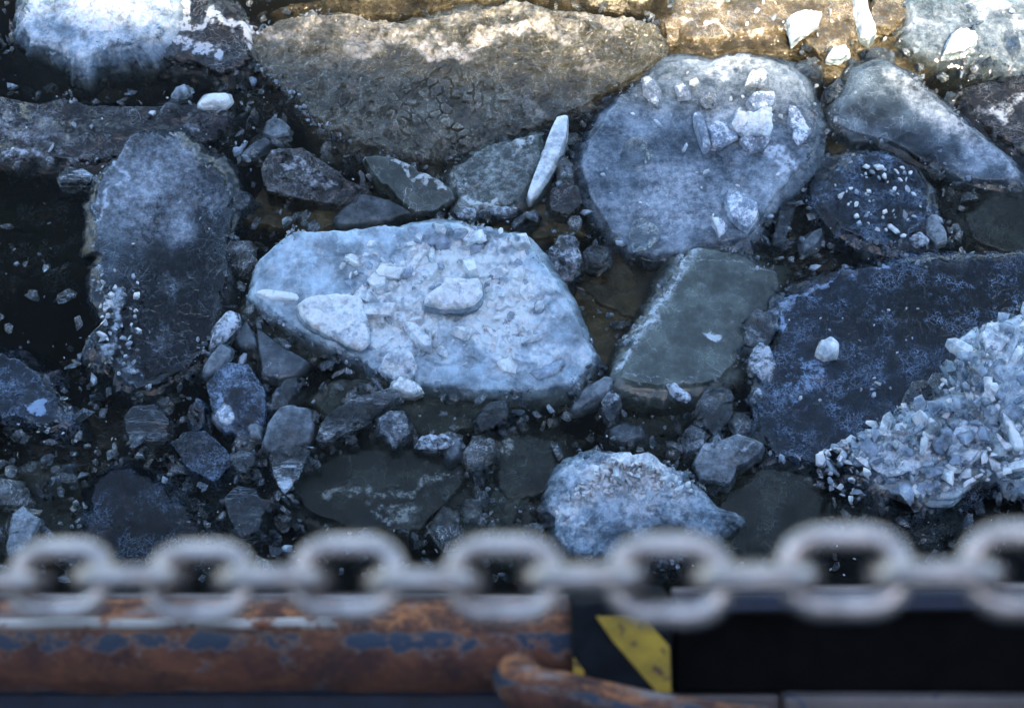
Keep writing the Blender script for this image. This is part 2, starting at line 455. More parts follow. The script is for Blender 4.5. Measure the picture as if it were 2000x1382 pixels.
# ------------------------------------------------------------------ the ship the picture is taken from
def tube_mesh(name, pts, rad, seg=32, wob=0.0, seed=0, caps=True):
    P = np.array(pts, float)
    n = len(P)
    T = np.gradient(P, axis=0)
    T /= np.linalg.norm(T, axis=1)[:, None]
    ref = np.array([0.0, 0.3, 1.0])
    V = []
    for i in range(n):
        a = np.cross(T[i], ref); a /= np.linalg.norm(a)
        b = np.cross(a, T[i])
        ang = np.linspace(0, 2 * np.pi, seg, endpoint=False)
        r = rad if np.isscalar(rad) else rad[i]
        rr = r * (1 + wob * fbm(np.cos(ang) * 0.7 + i * 0.15, np.sin(ang) * 0.7 + i * 0.05, 3.0, 3, seed))
        V.append(P[i] + np.outer(np.cos(ang) * rr, a) + np.outer(np.sin(ang) * rr, b))
    V = np.concatenate(V)
    i, j = np.meshgrid(np.arange(n - 1), np.arange(seg), indexing='ij')
    q = np.stack([i * seg + j, i * seg + (j + 1) % seg, (i + 1) * seg + (j + 1) % seg, (i + 1) * seg + j], -1).reshape(-1, 4)
    F = [q]
    if caps:
        V = np.concatenate([V, P[:1], P[-1:]])
        k = np.arange(seg)
        F.append(np.stack([(k + 1) % seg, k, np.full(seg, n * seg)], -1))
        F.append(np.stack([(n - 1) * seg + k, (n - 1) * seg + (k + 1) % seg, np.full(seg, n * seg + 1)], -1))
    return mesh_np(name, V, F)
def prism_px(name, px, dep, depth_back, bevel=0.0, extra=(0, 0, 0)):
    """a plate whose outline is given in photo pixels at a distance along the lens axis, thickness going away from it."""
    back = np.array([0, SP, -CP]) * depth_back
    bm = bmesh.new()
    a = [bm.verts.new(at_depth(x, y, dep)) for x, y in px]
    b = [bm.verts.new(at_depth(x, y, dep) + back) for x, y in px]
    n = len(px)
    bm.faces.new(a); bm.faces.new(b[::-1])
    for i in range(n):
        bm.faces.new((a[i], b[i], b[(i + 1) % n], a[(i + 1) % n]))
    if bevel:
        bmesh.ops.recalc_face_normals(bm, faces=bm.faces[:])
        bmesh.ops.bevel(bm, geom=bm.edges[:], offset=bevel, segments=2, affect='EDGES', profile=0.5)
    return bm_mesh(name, bm)

DR = 1.5                                           # distance of the ship's edge along the lens axis
ship = bpy.data.objects.new('ship', None); COL.objects.link(ship)
ship.location = (0, -1.0, 0)
tag(ship, 'rusty pipe edged side of the ship along the bottom of the view', 'ship')
def ship_part(name, me, mat, label=None):
    o = link(name, me, mat, ship)
    o.matrix_parent_inverse = Matrix.Translation((0, 1.0, 0))
    if label: o['label'] = label
    return o
PX = 2000 / TAN
edge = at_depth(1000, 1290, DR)
hy = edge[1] - 0.03                                # hull plane
rz = edge[2]
ship_part('hull', box_mesh('hull', (-12, -6.0, -0.9), (12, hy, rz - 0.10), 0.01), 'ship hull paint')
ship_part('deck', box_mesh('deck', (-12, -6.0, rz - 0.097), (12, hy - 0.14, rz - 0.05)), 'deck paint')
# unseen deckhouse behind the photographer, roofline shaped to place the shade's edge on the water
HY = -2.5
roof = []
for px, py in ((-900, -120), (200, -30), (600, 55), (1000, 105), (1400, 160), (2000, 205), (2900, 250)):
    q = at_z(px, py, 0.03)
    roof.append((q[0], HY, 0.03 + (q[1] - HY) * math.tan(SUN_EL)))
bm = bmesh.new()
out = [(roof[0][0] - 6, HY, roof[0][2])] + roof + [(roof[-1][0] + 6, HY, roof[-1][2])]
fr = [bm.verts.new(p) for p in out]
frb = [bm.verts.new((p[0], p[1], rz - 0.049)) for p in out]
bk = [bm.verts.new((p[0], HY - 3.0, p[2] - 0.4)) for p in out]
bkb = [bm.verts.new((p[0], HY - 3.0, rz - 0.049)) for p in out]
for i in range(len(out) - 1):
    bm.faces.new((frb[i], frb[i + 1], fr[i + 1], fr[i]))
    bm.faces.new((fr[i], fr[i + 1], bk[i + 1], bk[i]))
    bm.faces.new((bk[i], bk[i + 1], bkb[i + 1], bkb[i]))
    bm.faces.new((bkb[i], bkb[i + 1], frb[i + 1], frb[i]))
bm.faces.new((fr[0], bk[0], bkb[0], frb[0])); bm.faces.new((fr[-1], frb[-1], bkb[-1], bk[-1]))
ship_part('deckhouse', bm_mesh('deckhouse', bm), 'deckhouse paint')

# rusty tube along the edge (left), ends at the striped plate
xs = np.linspace(-700, 1122, 90)
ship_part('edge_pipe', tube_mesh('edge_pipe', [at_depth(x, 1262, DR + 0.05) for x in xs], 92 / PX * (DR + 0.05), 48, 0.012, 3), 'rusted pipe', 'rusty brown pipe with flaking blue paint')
xs = np.linspace(-700, 660, 60)
ship_part('pale_ridge', tube_mesh('pale_ridge', [at_depth(x, 1217 + 1.5 * math.sin(x * .03), DR - 0.016) for x in xs], 0.0055, 10, 0.3, 5), 'patchy pale ridge', 'pale patchy ridge along the pipe')  # pale, patchy strip raised along the pipe
ship_part('lower_plate', prism_px('lower_plate', [(-900, 1335), (1020, 1350), (1020, 1500), (-900, 1500)], DR + 0.045, 0.05, 0.006), 'navy painted steel')
# bent branch pipe
bp_px = [(1010, 1296, 0.055), (1010, 1312, 0.02), (1014, 1334, -0.02), (1034, 1348, -0.04), (1075, 1352, -0.045), (1120, 1360, -0.045), (1190, 1378, -0.045), (1280, 1398, -0.045), (1390, 1414, -0.045), (1520, 1430, -0.04)]
pts = []
for k in range(len(bp_px) - 1):
    for s in np.linspace(0, 1, 6, endpoint=False):
        x, y, dz = (bp_px[k][i] * (1 - s) + bp_px[k + 1][i] * s for i in range(3))
        pts.append(at_depth(x, y, DR + dz))
pts = np.array(pts)
for _ in range(6):
    pts[1:-1] = (pts[:-2] + 2 * pts[1:-1] + pts[2:]) / 4
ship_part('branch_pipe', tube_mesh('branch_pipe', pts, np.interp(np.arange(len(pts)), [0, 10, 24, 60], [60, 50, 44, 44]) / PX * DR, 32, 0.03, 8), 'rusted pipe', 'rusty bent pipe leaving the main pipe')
# striped end plate
ship_part('striped_plate', prism_px('striped_plate', [(1118, 1178), (1312, 1172), (1314, 1356), (1118, 1356)], DR - 0.02, 0.10, 0.004), 'black paint', 'black plate with one yellow diagonal stripe')
pl = [o for o in ship.children if o.name == 'striped_plate'][0]
st = link('yellow_stripe', prism_px('yellow_stripe', [(1164, 1203), (1255, 1203), (1308, 1262), (1311, 1351), (1283, 1351), (1196, 1250)], DR - 0.0225, 0.002), 'yellow paint', pl)
st2 = link('yellow_stripe', prism_px('yellow_stripe', [(1120, 1282), (1142, 1312), (1138, 1324), (1120, 1318)], DR - 0.0225, 0.002), 'yellow paint', pl)
# dark beam and flanges on the right
ship_part('rubber_beam', prism_px('rubber_beam', [(1316, 1200), (2700, 1186), (2700, 1353), (1316, 1353)], DR + 0.03, 0.08, 0.006), 'black rubber', 'black rubber fender beam')
ship_part('flange', prism_px('flange', [(1316, 1166), (2700, 1146), (2700, 1184), (1316, 1198)], DR + 0.005, 0.02, 0.003), 'navy painted steel')
ship_part('flange_edge', prism_px('flange_edge', [(1314, 1152), (2700, 1134), (2700, 1145), (1314, 1165)], DR + 0.02, 0.02, 0.003), 'weathered flange', 'grey flange edge with rust spots')
ship_part('top_strip', prism_px('top_strip', [(-900, 1160), (1116, 1166), (1116, 1174), (-900, 1168)], DR + 0.06, 0.02, 0.003), 'weathered flange')
ship_part('ledge', prism_px('ledge', [(1532, 1358), (2700, 1362), (2700, 1500), (1536, 1500)], DR + 0.01, 0.05, 0.006), 'weathered ledge', 'weathered brown ledge')
ship_part('under_plate', prism_px('under_plate', [(1030, 1357), (1524, 1357), (1524, 1500), (1030, 1500)], DR + 0.03, 0.05, 0.004), 'weathered ledge')

# ------------------------------------------------------------------ the chain
def link_mesh(p, wdt, d):
    """stadium shaped link lying in the XY plane, inner length p, outer width wdt, wire d."""
    r = wdt / 2 - d / 2
    h = (p + d) / 2 - r
    pts = []
    for a in np.linspace(-90, 90, 15):
        pts.append((h + r * math.cos(R(a)), r * math.sin(R(a)), 0))
    for s in np.linspace(0, 1, 7)[1:-1]:
        pts.append((h - 2 * h * s, r, 0))
    for a in np.linspace(90, 270, 15):
        pts.append((-h + r * math.cos(R(a)), r * math.sin(R(a)), 0))
    for s in np.linspace(0, 1, 7)[1:-1]:
        pts.append((-h + 2 * h * s, -r, 0))
    P = np.array(pts); n = len(P); seg = 16
    T = np.roll(P, -1, 0) - np.roll(P, 1, 0); T /= np.linalg.norm(T, axis=1)[:, None]
    Z = np.array([0, 0, 1.0])
    ang = np.linspace(0, 2 * np.pi, seg, endpoint=False)
    V = np.concatenate([P[i] + np.outer(np.cos(ang), np.cross(T[i], Z)) * d / 2 + np.outer(np.sin(ang), Z) * d / 2 for i in range(n)])
    i, j = np.meshgrid(np.arange(n), np.arange(seg), indexing='ij')
    q = np.stack([i * seg + j, ((i + 1) % n) * seg + j, ((i + 1) % n) * seg + (j + 1) % seg, i * seg + (j + 1) % seg], -1).reshape(-1, 4)
    return mesh_np('chain_link', V, [q])
PITCH_L, WIRE, WID = 0.0300, 0.0087, 0.0325
lm = link_mesh(PITCH_L, WID, WIRE)
lm.materials.append(MAT['galvanised steel'])
chain = bpy.data.objects.new('safety_chain', None); COL.objects.link(chain)
tag(chain, 'blurred grey steel chain strung along the ship edge in the foreground', 'chain')
A0, A1 = at_depth(120, 1130, 0.598), at_depth(2012, 1114, 0.502)
dirv = (A1 - A0) / np.linalg.norm(A1 - A0)
LEN = np.linalg.norm(A1 - A0)
chain.location = A0
step = LEN / 12.0                                   # twelve links from the first to the last face-on link in view
lscale = step / PITCH_L
X = Vector(dirv)
viewd = Vector((0, SP, -CP))
Zf = (-viewd - X * (-viewd).dot(X)).normalized()    # towards the lens
Yf = Zf.cross(X).normalized()
rnd = random.Random(4)
for k in range(-9, 22):
    face = (k % 2 == 0)
    ang = (R(-12) if face else R(80)) + R(rnd.uniform(-6, 6))
    Yk = Yf * math.cos(ang) + Zf * math.sin(ang)
    Zk = X.cross(Yk)
    pos = Vector(A0) + X * (k * step) + Yf * (0.0012 * math.sin(k * 2.1) - 0.0015 * math.sin(k * 0.27))
    M = Matrix((X, Yk, Zk)).transposed().to_4x4()
    M = Matrix.Translation(pos) @ M @ Matrix.Scale(lscale, 4)
    o = link('chain_link', lm, None, chain)
    o.matrix_parent_inverse = Matrix.Translation(-Vector(A0))
    o.matrix_world = M
    o.matrix_basis = M

# ------------------------------------------------------------------ ice builders
RIMS = []
BIG = []                                            # outlines (photo pixels) of the floes, to keep loose bits between them
def patches_at(px, py, patches):
    f = np.zeros(px.shape)
    dx = 46 * fbm(px, py, 0.02, 4, 51); dy = 46 * fbm(px, py, 0.02, 4, 77)
    px, py = px + dx, py + dy
    for p in patches:
        if p[0] == 'e':
            _, cx, cyy, rx, ry, s = p
            d = np.sqrt(((px - cx) / rx) ** 2 + ((py - cyy) / ry) ** 2)
            v = s * (1 - sstep(0.35, 1.15, d))
        elif p[0] == 'l':
            _, pts, wd, s = p
            d = np.full(px.shape, 1e9)
            for (x0, y0), (x1, y1) in zip(pts[:-1], pts[1:]):
                L2 = (x1 - x0) ** 2 + (y1 - y0) ** 2
                u = np.clip(((px - x0) * (x1 - x0) + (py - y0) * (y1 - y0)) / L2, 0, 1)
                d = np.minimum(d, np.hypot(px - x0 - u * (x1 - x0), py - y0 - u * (y1 - y0)))
            v = s * (1 - sstep(0.2, 1.1, d / wd))
        else:                                       # base level
            v = np.full(px.shape, p[1])
        f = np.where(v >= 0, np.maximum(f, v), f + v)
    return np.clip(f, 0, 1.2)

def plane_pts(px, z0, slope):
    c = np.mean(np.array(px, float), 0)
    C = at_z(c[0], c[1], z0)
    n = np.array([-slope[0], -slope[1], 1.0])
    O = np.array([0, 0, CAM_H])
    P = []
    for x, y in px:
        d = ray(x, y)
        P.append(O + d * (np.dot(C - O, n) / np.dot(d, n)))
    return np.array(P), C, n

def smooth_closed(P, n, sharp=0.35):
    """closed Catmull-Rom through P, blended with the straight outline, resampled evenly."""
    K = len(P)
    q = []
    for i in range(K):
        p0, p1, p2, p3 = P[i - 1], P[i], P[(i + 1) % K], P[(i + 2) % K]
        for s in np.linspace(0, 1, 12, endpoint=False):
            cr = 0.5 * (2 * p1 + (p2 - p0) * s + (2 * p0 - 5 * p1 + 4 * p2 - p3) * s * s + (3 * p1 - p0 - 3 * p2 + p3) * s ** 3)
            q.append(cr * (1 - sharp) + (p1 * (1 - s) + p2 * s) * sharp)
    q = np.array(q + [q[0]])
    L = np.concatenate([[0], np.cumsum(np.linalg.norm(np.diff(q, axis=0), axis=1))])
    u = np.linspace(0, L[-1], n, endpoint=False)
    return np.stack([np.interp(u, L, q[:, k]) for k in range(q.shape[1])], 1)

_seed = [10]
def floe(name, label, cat, px, z=0.04, thick=0.22, slope=(0, 0), mat='grey', n=260, m=40, amp=0.012, freq=5.0, chip=0.0, chipf=18.0,
         ridge=0.0, ridgef=9.0, bevel=0.014, jit=0.010, frost=(), group=None, big=True, skirt=0.07, sharp=0.8, hump=0.0, rim=0.0, planes=0.0, flat=False, clear=(), chipmin=0.12, plate=None):
    _seed[0] += 7
    s = _seed[0]
    if big: BIG.append(np.array(px, float))
    P, C, nrm = plane_pts(px, z, slope)
    Q = smooth_closed(P, n, sharp)
    ctr = Q.mean(0)
    out = Q - ctr
    rad = np.linalg.norm(out[:, :2], axis=1)
    dirn = out[:, :2] / rad[:, None]
    jj = jit * (fbm(Q[:, 0], Q[:, 1], 9.0, 4, s) + 0.6 * fbm(Q[:, 0], Q[:, 1], 38.0, 3, s + 3))
    arc = np.arange(n) / n
    per = np.sum(np.linalg.norm(np.diff(Q[:, :2], axis=0), axis=1))
    rj = np.random.default_rng(s + 500)
    for sp_, am in ((0.075, 1.1), (0.026, 0.7)):      # broken, straight-sided outline
        K = max(6, int(per / sp_)); kn = np.sort(rj.random(K)); kv = rj.uniform(-1, 1, K)
        jj = jj + jit * am * np.interp(arc, np.concatenate([[kn[-1] - 1], kn, [kn[0] + 1]]), np.concatenate([[kv[-1]], kv, [kv[0]]]))
    Q[:, :2] += dirn * jj[:, None]
    out = Q - ctr; rad = np.linalg.norm(out[:, :2], axis=1)
    ts = 1 - (1 - np.linspace(0, 1, m)[1:]) ** 1.35
    G = ctr[None, None] + ts[:, None, None] * out[None]
    X, Y = G[..., 0], G[..., 1]
    base = ctr[2] - (nrm[0] * (X - ctr[0]) + nrm[1] * (Y - ctr[1])) / nrm[2]
    e = (1 - ts)[:, None] * rad[None]
    bv = np.minimum(bevel, rad.min() * 0.8)
    u = np.clip(1 - e / bv, 0, 1)
    drop = bv * (1 - np.sqrt(np.maximum(0, 1 - u * u))) * 0.9
    ppx, ppy = to_px(np.stack([X, Y, base], -1))
    fr = patches_at(ppx, ppy, frost)
    h = amp * fbm(X, Y, freq, 5, s) + hump * (1 - ts[:, None] ** 2)
    if ridge: h = h + ridge * (ridged(X, Y, ridgef, 3, s + 1) - 0.6)
    if chip: h = h + chip * np.clip(fr * 1.4, chipmin, 1) * (chips(X, Y, chipf, s) + 0.5 * chips(X, Y, chipf * 2.3, s + 9) + (0.25 * chips(X, Y, chipf * 5, s + 19) if chipmin < 0.8 else 0))
    if planes:
        rs = np.random.default_rng(s)
        mh = np.full(X.shape, 1e9)
        rm = rad.mean()
        for k in range(6):
            an = rs.uniform(0, 6.283); sl = rs.uniform(0.15, 0.9)
            mh = np.minimum(mh, planes * (rs.uniform(0.2, 1.0) - sl * ((X - ctr[0]) * np.cos(an) + (Y - ctr[1]) * np.sin(an)) / rm))
        h = h + mh
    if plate:
        pm = patches_at(ppx, ppy, plate[2])
        h = h * (1 - 0.75 * np.clip(pm, 0, 1)) + plate[0] * pm * plates(X, Y, plate[1], s + 80)
    if rim: h = h + rim * np.exp(-e / 0.025) * (0.5 + ridged(X, Y, 25, 2, s + 5))
    Z = base + h - drop
    rings = [np.stack([X, Y, Z], -1).reshape(-1, 3)]
    fr_all = [fr.reshape(-1)]
    lastz = Z[-1]
    nb = 9
    sk = 0.5 + 1.3 * vnoise(Q[:, 0] * 5, Q[:, 1] * 5, s + 40)
    for k in range(1, nb + 1):
        a = k / nb
        gx = skirt * sk * math.sin(min(1.0, a * 1.5) * math.pi / 2) - max(0, a - 0.55) * 0.35 * min(rad.mean(), 0.3)
        nz = 0.02 * fbm(Q[:, 0] + 3 * a, Q[:, 1] - 5 * a, 6.0, 3, s + 21) * min(1, a * 3)
        xy = Q[:, :2] + dirn * (gx + nz)[:, None]
        zz = lastz - (thick - bv) * (a ** (1.7 if skirt > 0.02 else 1.2))
        rings.append(np.concatenate([xy, zz[:, None]], 1))
        fr_all.append(fr[-1] * max(0, 1 - a * 3.0))
    top0 = np.array([[ctr[0], ctr[1], Z[0].mean()]])
    bot0 = np.array([[ctr[0], ctr[1], rings[-1][:, 2].mean()]])
    V = np.concatenate(rings + [top0, bot0])
    nr = (m - 1) + nb
    i, j = np.meshgrid(np.arange(nr - 1), np.arange(n), indexing='ij')
    quad = np.stack([i * n + j, (i + 1) * n + j, (i + 1) * n + (j + 1) % n, i * n + (j + 1) % n], -1).reshape(-1, 4)
    kk = np.arange(n)
    t0 = np.stack([np.full(n, nr * n), kk, (kk + 1) % n], -1)
    t1 = np.stack([np.full(n, nr * n + 1), (nr - 1) * n + (kk + 1) % n, (nr - 1) * n + kk], -1)
    area = 0.5 * np.sum(Q[:, 0] * np.roll(Q[:, 1], -1) - np.roll(Q[:, 0], -1) * Q[:, 1])
    if area < 0:
        quad, t0, t1 = quad[:, ::-1], t0[:, ::-1], t1[:, ::-1]
    org = np.array([ctr[0], ctr[1], V[:, 2].min()])
    me = mesh_np(name, V - org, [quad, t0, t1], not flat)
    frost_attr(me, np.concatenate(fr_all + [[fr[0].mean()], [0]]))
    cl = patches_at(ppx, ppy, clear) if clear else np.zeros(X.shape)
    wet = np.clip((0.012 - Z) / 0.05, 0, 1) * 0.35 if big else 0.0   # thin drowned parts are the clearest
    cl = cl + wet
    frost_attr(me, np.concatenate([cl.reshape(-1)] + [np.maximum(cl[-1], min(0.85, 0.25 + 0.8 * k / nb)) if skirt > 0.02 else cl[-1] for k in range(1, nb + 1)] + [[cl[0].mean(), 0]]), 'clearness')
    if n >= 200: RIMS.append((Q.copy(), Z[-1].copy() + bv * 0.6, s))
    o = link(name, me, mat, None, org)
    tag(o, label, cat, group)
    return o

def chunk(label, px, z=0.02, thick=0.09, slope=(0, 0), mat='frosted', frost=0.4, name='ice_chunk', cat='ice chunk', group=None, smooth=False, **kw):
    """a smaller piece of ice: rounded (smooth) or split into flat facets."""
    a = dict(n=72, m=12, amp=0.004, freq=16, bevel=0.008, jit=0.006, skirt=0.006, chip=0.010 if not smooth else 0.0, chipf=24, big=False, planes=0.0 if smooth else 0.022, flat=not smooth, sharp=0.6 if smooth else 0.85)
    if smooth: a.update(bevel=0.016, amp=0.007, freq=14, jit=0.004, hump=0.006)
    a.update(kw)
    fl = [('b', frost)] if np.isscalar(frost) else frost
    return floe(name, label, cat, px, z, thick, slope, mat, frost=fl, group=group, **a)

def hull_mesh(seed, flat=0.5, long=1.0, k=15):
    """a splinter of ice: an irregular polygon broken off a plate, its two faces not parallel."""
    rr = random.Random(seed)
    bm = bmesh.new()
    n = rr.randint(4, 7)
    a0 = rr.uniform(0, 6.28)
    tx, ty = rr.uniform(-.3, .3), rr.uniform(-.3, .3)
    for i in range(n):
        a = a0 + (i + rr.uniform(-.32, .32)) * 6.283 / n
        r = 0.5 * rr.uniform(0.62, 1.0)
        x, y = r * math.cos(a) * long, r * math.sin(a)
        h = flat * 0.5
        bm.verts.new((x * 0.98, y * 0.98, -h * rr.uniform(0.3, 1.0)))
        k2 = rr.uniform(0.55, 0.98)
        bm.verts.new((x * k2, y * k2, h * (rr.uniform(0.5, 1.0) + tx * x + ty * y)))
    res = bmesh.ops.convex_hull(bm, input=bm.verts[:])
    junk = [g for g in res['geom_interior'] if isinstance(g, bmesh.types.BMVert)]
    bmesh.ops.delete(bm, geom=junk, context='VERTS')
    return bm_mesh('ice_shard', bm)
PROTO = {}
for mk in ('clear', 'white', 'frosted', 'pebble', 'crystal'):
    PROTO[mk] = []
    for k in range(9):
        me = hull_mesh(100 + k * 3 + len(mk), (0.25, 0.45, 0.65)[k % 3], (1.0, 1.4, 2.0)[(k // 3) % 3], 14 + k)
        me.materials.append(MAT[mk])
        lev = {'clear': 0.12, 'white': 0.62, 'frosted': 0.38, 'pebble': 0.3, 'crystal': 0.3}[mk]
        frost_attr(me, np.full(len(me.vertices), lev))
        if mk == 'pebble':
            bm = bmesh.new(); bm.from_mesh(me)
            bmesh.ops.bevel(bm, geom=bm.edges[:], offset=0.09, segments=3, affect='EDGES', clamp_overlap=True, profile=0.5)
            bm.to_mesh(me); bm.free()
            me.attributes['frost'].data.foreach_set('value', np.full(len(me.vertices), lev, np.float32))
            me.polygons.foreach_set('use_smooth', [True] * len(me.polygons))
        PROTO[mk].append(me)
RN = random.Random(77)
def shard(px, py, size_px, z, mat='clear', label='', group=None, name='ice_shard', cat='ice shard', tilt=35, rot=None, k=None, stretch=None):
    p = at_z(px, py, z)
    dep = p[1] * SP - (p[2] - CAM_H) * CP
    s = size_px / PX * dep
    me = PROTO[mat][RN.randrange(9) if k is None else k]
    o = link(name, me, None, None, p)
    o.rotation_euler = (R(RN.uniform(-tilt, tilt)), R(RN.uniform(-tilt, tilt)), RN.uniform(0, 6.28) if rot is None else rot)
    st = stretch or (1, RN.uniform(0.65, 1.0), RN.uniform(0.8, 1.2))
    o.scale = (s * st[0] * 0.8, s * st[1] * 0.8, s * st[2] * 0.8)
    tag(o, label, cat, group)
    return o

# ------------------------------------------------------------------ the large floes
floe('ice_floe', 'white snow covered floe in the top left corner', 'ice floe',
     [(45, 62), (52, 10), (60, -60), (330, -60), (340, 5), (325, 42), (300, 72), (255, 84), (225, 82), (205, 92), (168, 122), (150, 118), (122, 98), (92, 84), (52, 78)],
     0.060, 0.34, (0, 0.10), 'snow', n=300, m=50, amp=0.03, freq=4, chip=0.016, chipf=14, bevel=0.023, jit=0.012,
     frost=[('b', 0.62), ('e', 200, 30, 130, 70, 1.0), ('e', 115, 55, 50, 22, -0.45), ('e', 150, 105, 40, 16, -0.4), ('e', 270, 60, 30, 20, -0.2)])
floe('ice_floe', 'brown ice hump with snow along its rim beside the top left white floe', 'ice floe',
     [(332, 28), (350, -30), (430, -25), (452, 15), (485, 48), (495, 80), (488, 108), (462, 128), (430, 143), (398, 128), (350, 118), (310, 108), (272, 92), (290, 72)],
     0.025, 0.24, (0, 0.10), 'murk', n=220, m=34, amp=0.02, bevel=0.032, jit=0.008, chip=0.01,
     frost=[('b', 0.05), ('l', [(345, 20), (385, 40), (440, 38), (480, 55), (492, 92)], 17, 1.0), ('e', 350, 80, 34, 24, 0.9), ('e', 395, 100, 36, 20, 0.9), ('e', 425, 118, 16, 12, 0.9), ('e', 300, 92, 28, 12, 0.6)])
floe('ice_floe', 'dark brown sunken floe in shadow below the top left white floe', 'ice floe',
     [(15, 100), (120, 108), (260, 100), (400, 140), (470, 132), (440, 160), (330, 178), (180, 178), (40, 165)],
     -0.075, 0.2, (0, 0.05), 'murk', n=160, m=22, frost=[('b', 0.05)])
floe('ice_floe', 'long dark slab with frost patches at the left edge', 'ice floe',
     [(-120, 186), (0, 190), (70, 200), (118, 186), (180, 204), (330, 206), (445, 196), (448, 240), (430, 272), (380, 280), (280, 302), (160, 312), (0, 308), (-120, 310)],
     0.006, 0.2, (0, 0.03), 'murk', n=280, m=36, amp=0.014, ridge=0.01, bevel=0.013,
     frost=[('b', 0.08), ('e', 40, 250, 90, 35, 0.5), ('e', 30, 300, 90, 16, 0.6), ('e', 130, 300, 60, 10, 0.5), ('e', 380, 232, 50, 20, 0.4), ('e', 130, 262, 70, 20, 0.4)])
floe('ice_floe', 'upright blue grey floe with ragged left edge on the left', 'ice floe',
     [(258, 266), (278, 259), (308, 264), (345, 278), (372, 296), (392, 322), (428, 333), (443, 368), (446, 450), (440, 540), (426, 620), (398, 688), (350, 725), (300, 748), (266, 758), (232, 732), (207, 690), (180, 655), (204, 636), (210, 590), (196, 530), (200, 510), (186, 490), (190, 450), (182, 412), (194, 372), (218, 332), (236, 298)],
     0.028, 0.26, (-0.06, 0.05), 'teal', n=420, m=70, amp=0.010, freq=4, chip=0.010, chipf=20, bevel=0.013, jit=0.012, rim=0.012,
     frost=[('b', 0.18), ('e', 310, 370, 200, 170, 0.58), ('e', 240, 590, 32, 60, 0.9), ('e', 222, 680, 26, 50, 0.7), ('e', 262, 735, 36, 26, 0.6), ('e', 258, 300, 34, 40, 0.65),
            ('l', [(262, 264), (225, 325), (188, 400), (188, 500)], 11, 0.75), ('e', 350, 560, 60, 50, 0.42), ('e', 330, 650, 60, 50, 0.40), ('e', 390, 500, 50, 120, -0.15)], clear=[('e', 330, 640, 190, 170, 0.95), ('e', 410, 500, 60, 150, 0.7)])
floe('ice_floe', 'huge olive brown floe with cracked cellular surface at top centre', 'ice floe',
     [(498, 66), (540, 40), (600, 26), (660, 22), (720, 34), (790, 40), (850, 28), (920, 14), (1000, 4), (1090, 16), (1190, 24), (1280, 46), (1297, 85), (1288, 112), (1240, 148), (1150, 196), (1060, 240), (960, 278), (870, 312), (820, 318), (760, 300), (700, 284), (650, 262), (608, 228), (574, 186), (532, 148), (500, 118)],
     0.028, 0.30, (0, 0.075), 'brown', n=640, m=130, amp=0.014, freq=4, ridge=0.026, ridgef=11, chip=0.018, chipf=17, chipmin=0.9, plate=(0.018, 26.0, [('e', 880, 195, 190, 95, 1.0), ('e', 1200, 90, 110, 60, 0.8)]), bevel=0.023, jit=0.008,
     frost=[('b', 0.06), ('l', [(520, 60), (640, 34), (760, 50), (870, 34), (1000, 18), (1120, 24), (1240, 44)], 40, 0.42), ('e', 880, 92, 130, 30, 0.62), ('e', 720, 70, 120, 36, 0.4), ('e', 990, 72, 60, 24, 0.62), ('e', 1100, 60, 110, 34, 0.45), ('e', 640, 110, 90, 60, 0.22), ('e', 1040, 205, 70, 26, 0.36), ('e', 1140, 115, 40, 14, 0.4), ('e', 870, 200, 150, 70, -0.15)])
floe('ice_floe', 'round pale blue floe strewn with broken shards, right of centre', 'ice floe',
     [(1300, 122), (1345, 108), (1390, 114), (1440, 103), (1500, 105), (1545, 125), (1575, 165), (1590, 230), (1582, 300), (1545, 350), (1505, 400), (1474, 448), (1435, 470), (1385, 478), (1335, 488), (1285, 494), (1232, 488), (1195, 455), (1170, 410), (1142, 372), (1132, 322), (1146, 272), (1180, 222), (1218, 178), (1262, 142)],
     0.030, 0.26, (0.02, 0.03), 'grey', n=420, m=70, amp=0.016, freq=4, chip=0.008, chipf=20, bevel=0.020, jit=0.008,
     frost=[('b', 0.44), ('e', 1320, 400, 130, 90, 0.62), ('e', 1440, 400, 60, 70, 0.6), ('e', 1430, 240, 110, 60, 0.6), ('e', 1440, 125, 130, 30, 0.72), ('e', 1530, 310, 40, 40, 0.85), ('e', 1270, 350, 90, 60, 0.55), ('e', 1330, 300, 90, 30, -0.1), ('e', 1200, 330, 60, 60, -0.14), ('e', 1290, 190, 70, 40, -0.15)])
floe('ice_floe', 'slanting blue frosted slab sinking towards the left, upper right', 'ice floe',
     [(1688, 142), (1738, 125), (1786, 156), (1850, 212), (1902, 250), (1962, 300), (1992, 344), (1960, 353), (1880, 347), (1800, 312), (1730, 274), (1662, 256), (1630, 236), (1640, 204), (1664, 172)],
     0.025, 0.2, (0.10, 0.22), 'grey', n=300, m=44, amp=0.008, bevel=0.013, jit=0.004,
     frost=[('b', 0.18), ('l', [(1735, 140), (1830, 210), (1920, 275), (1975, 335)], 52, 0.66), ('e', 1900, 330, 60, 22, 0.45), ('e', 1660, 215, 50, 40, -0.2)], clear=[('l', [(1680, 210), (1760, 265), (1860, 320)], 40, 0.5)])
floe('ice_floe', 'small round dark floe sprinkled with white chips, right side', 'ice floe',
     [(1608, 362), (1638, 330), (1688, 304), (1740, 300), (1790, 325), (1815, 368), (1813, 420), (1792, 452), (1752, 482), (1702, 476), (1642, 444), (1612, 402)],
     0.022, 0.2, (0, 0.04), 'dark', n=220, m=36, amp=0.010, chip=0.008, bevel=0.013, jit=0.006, rim=0.006,
     frost=[('b', 0.26), ('l', [(1612, 370), (1650, 330), (1700, 308), (1770, 318)], 20, 0.45), ('l', [(1812, 380), (1805, 430), (1770, 468)], 12, 0.5), ('e', 1660, 385, 50, 25, 0.4)])
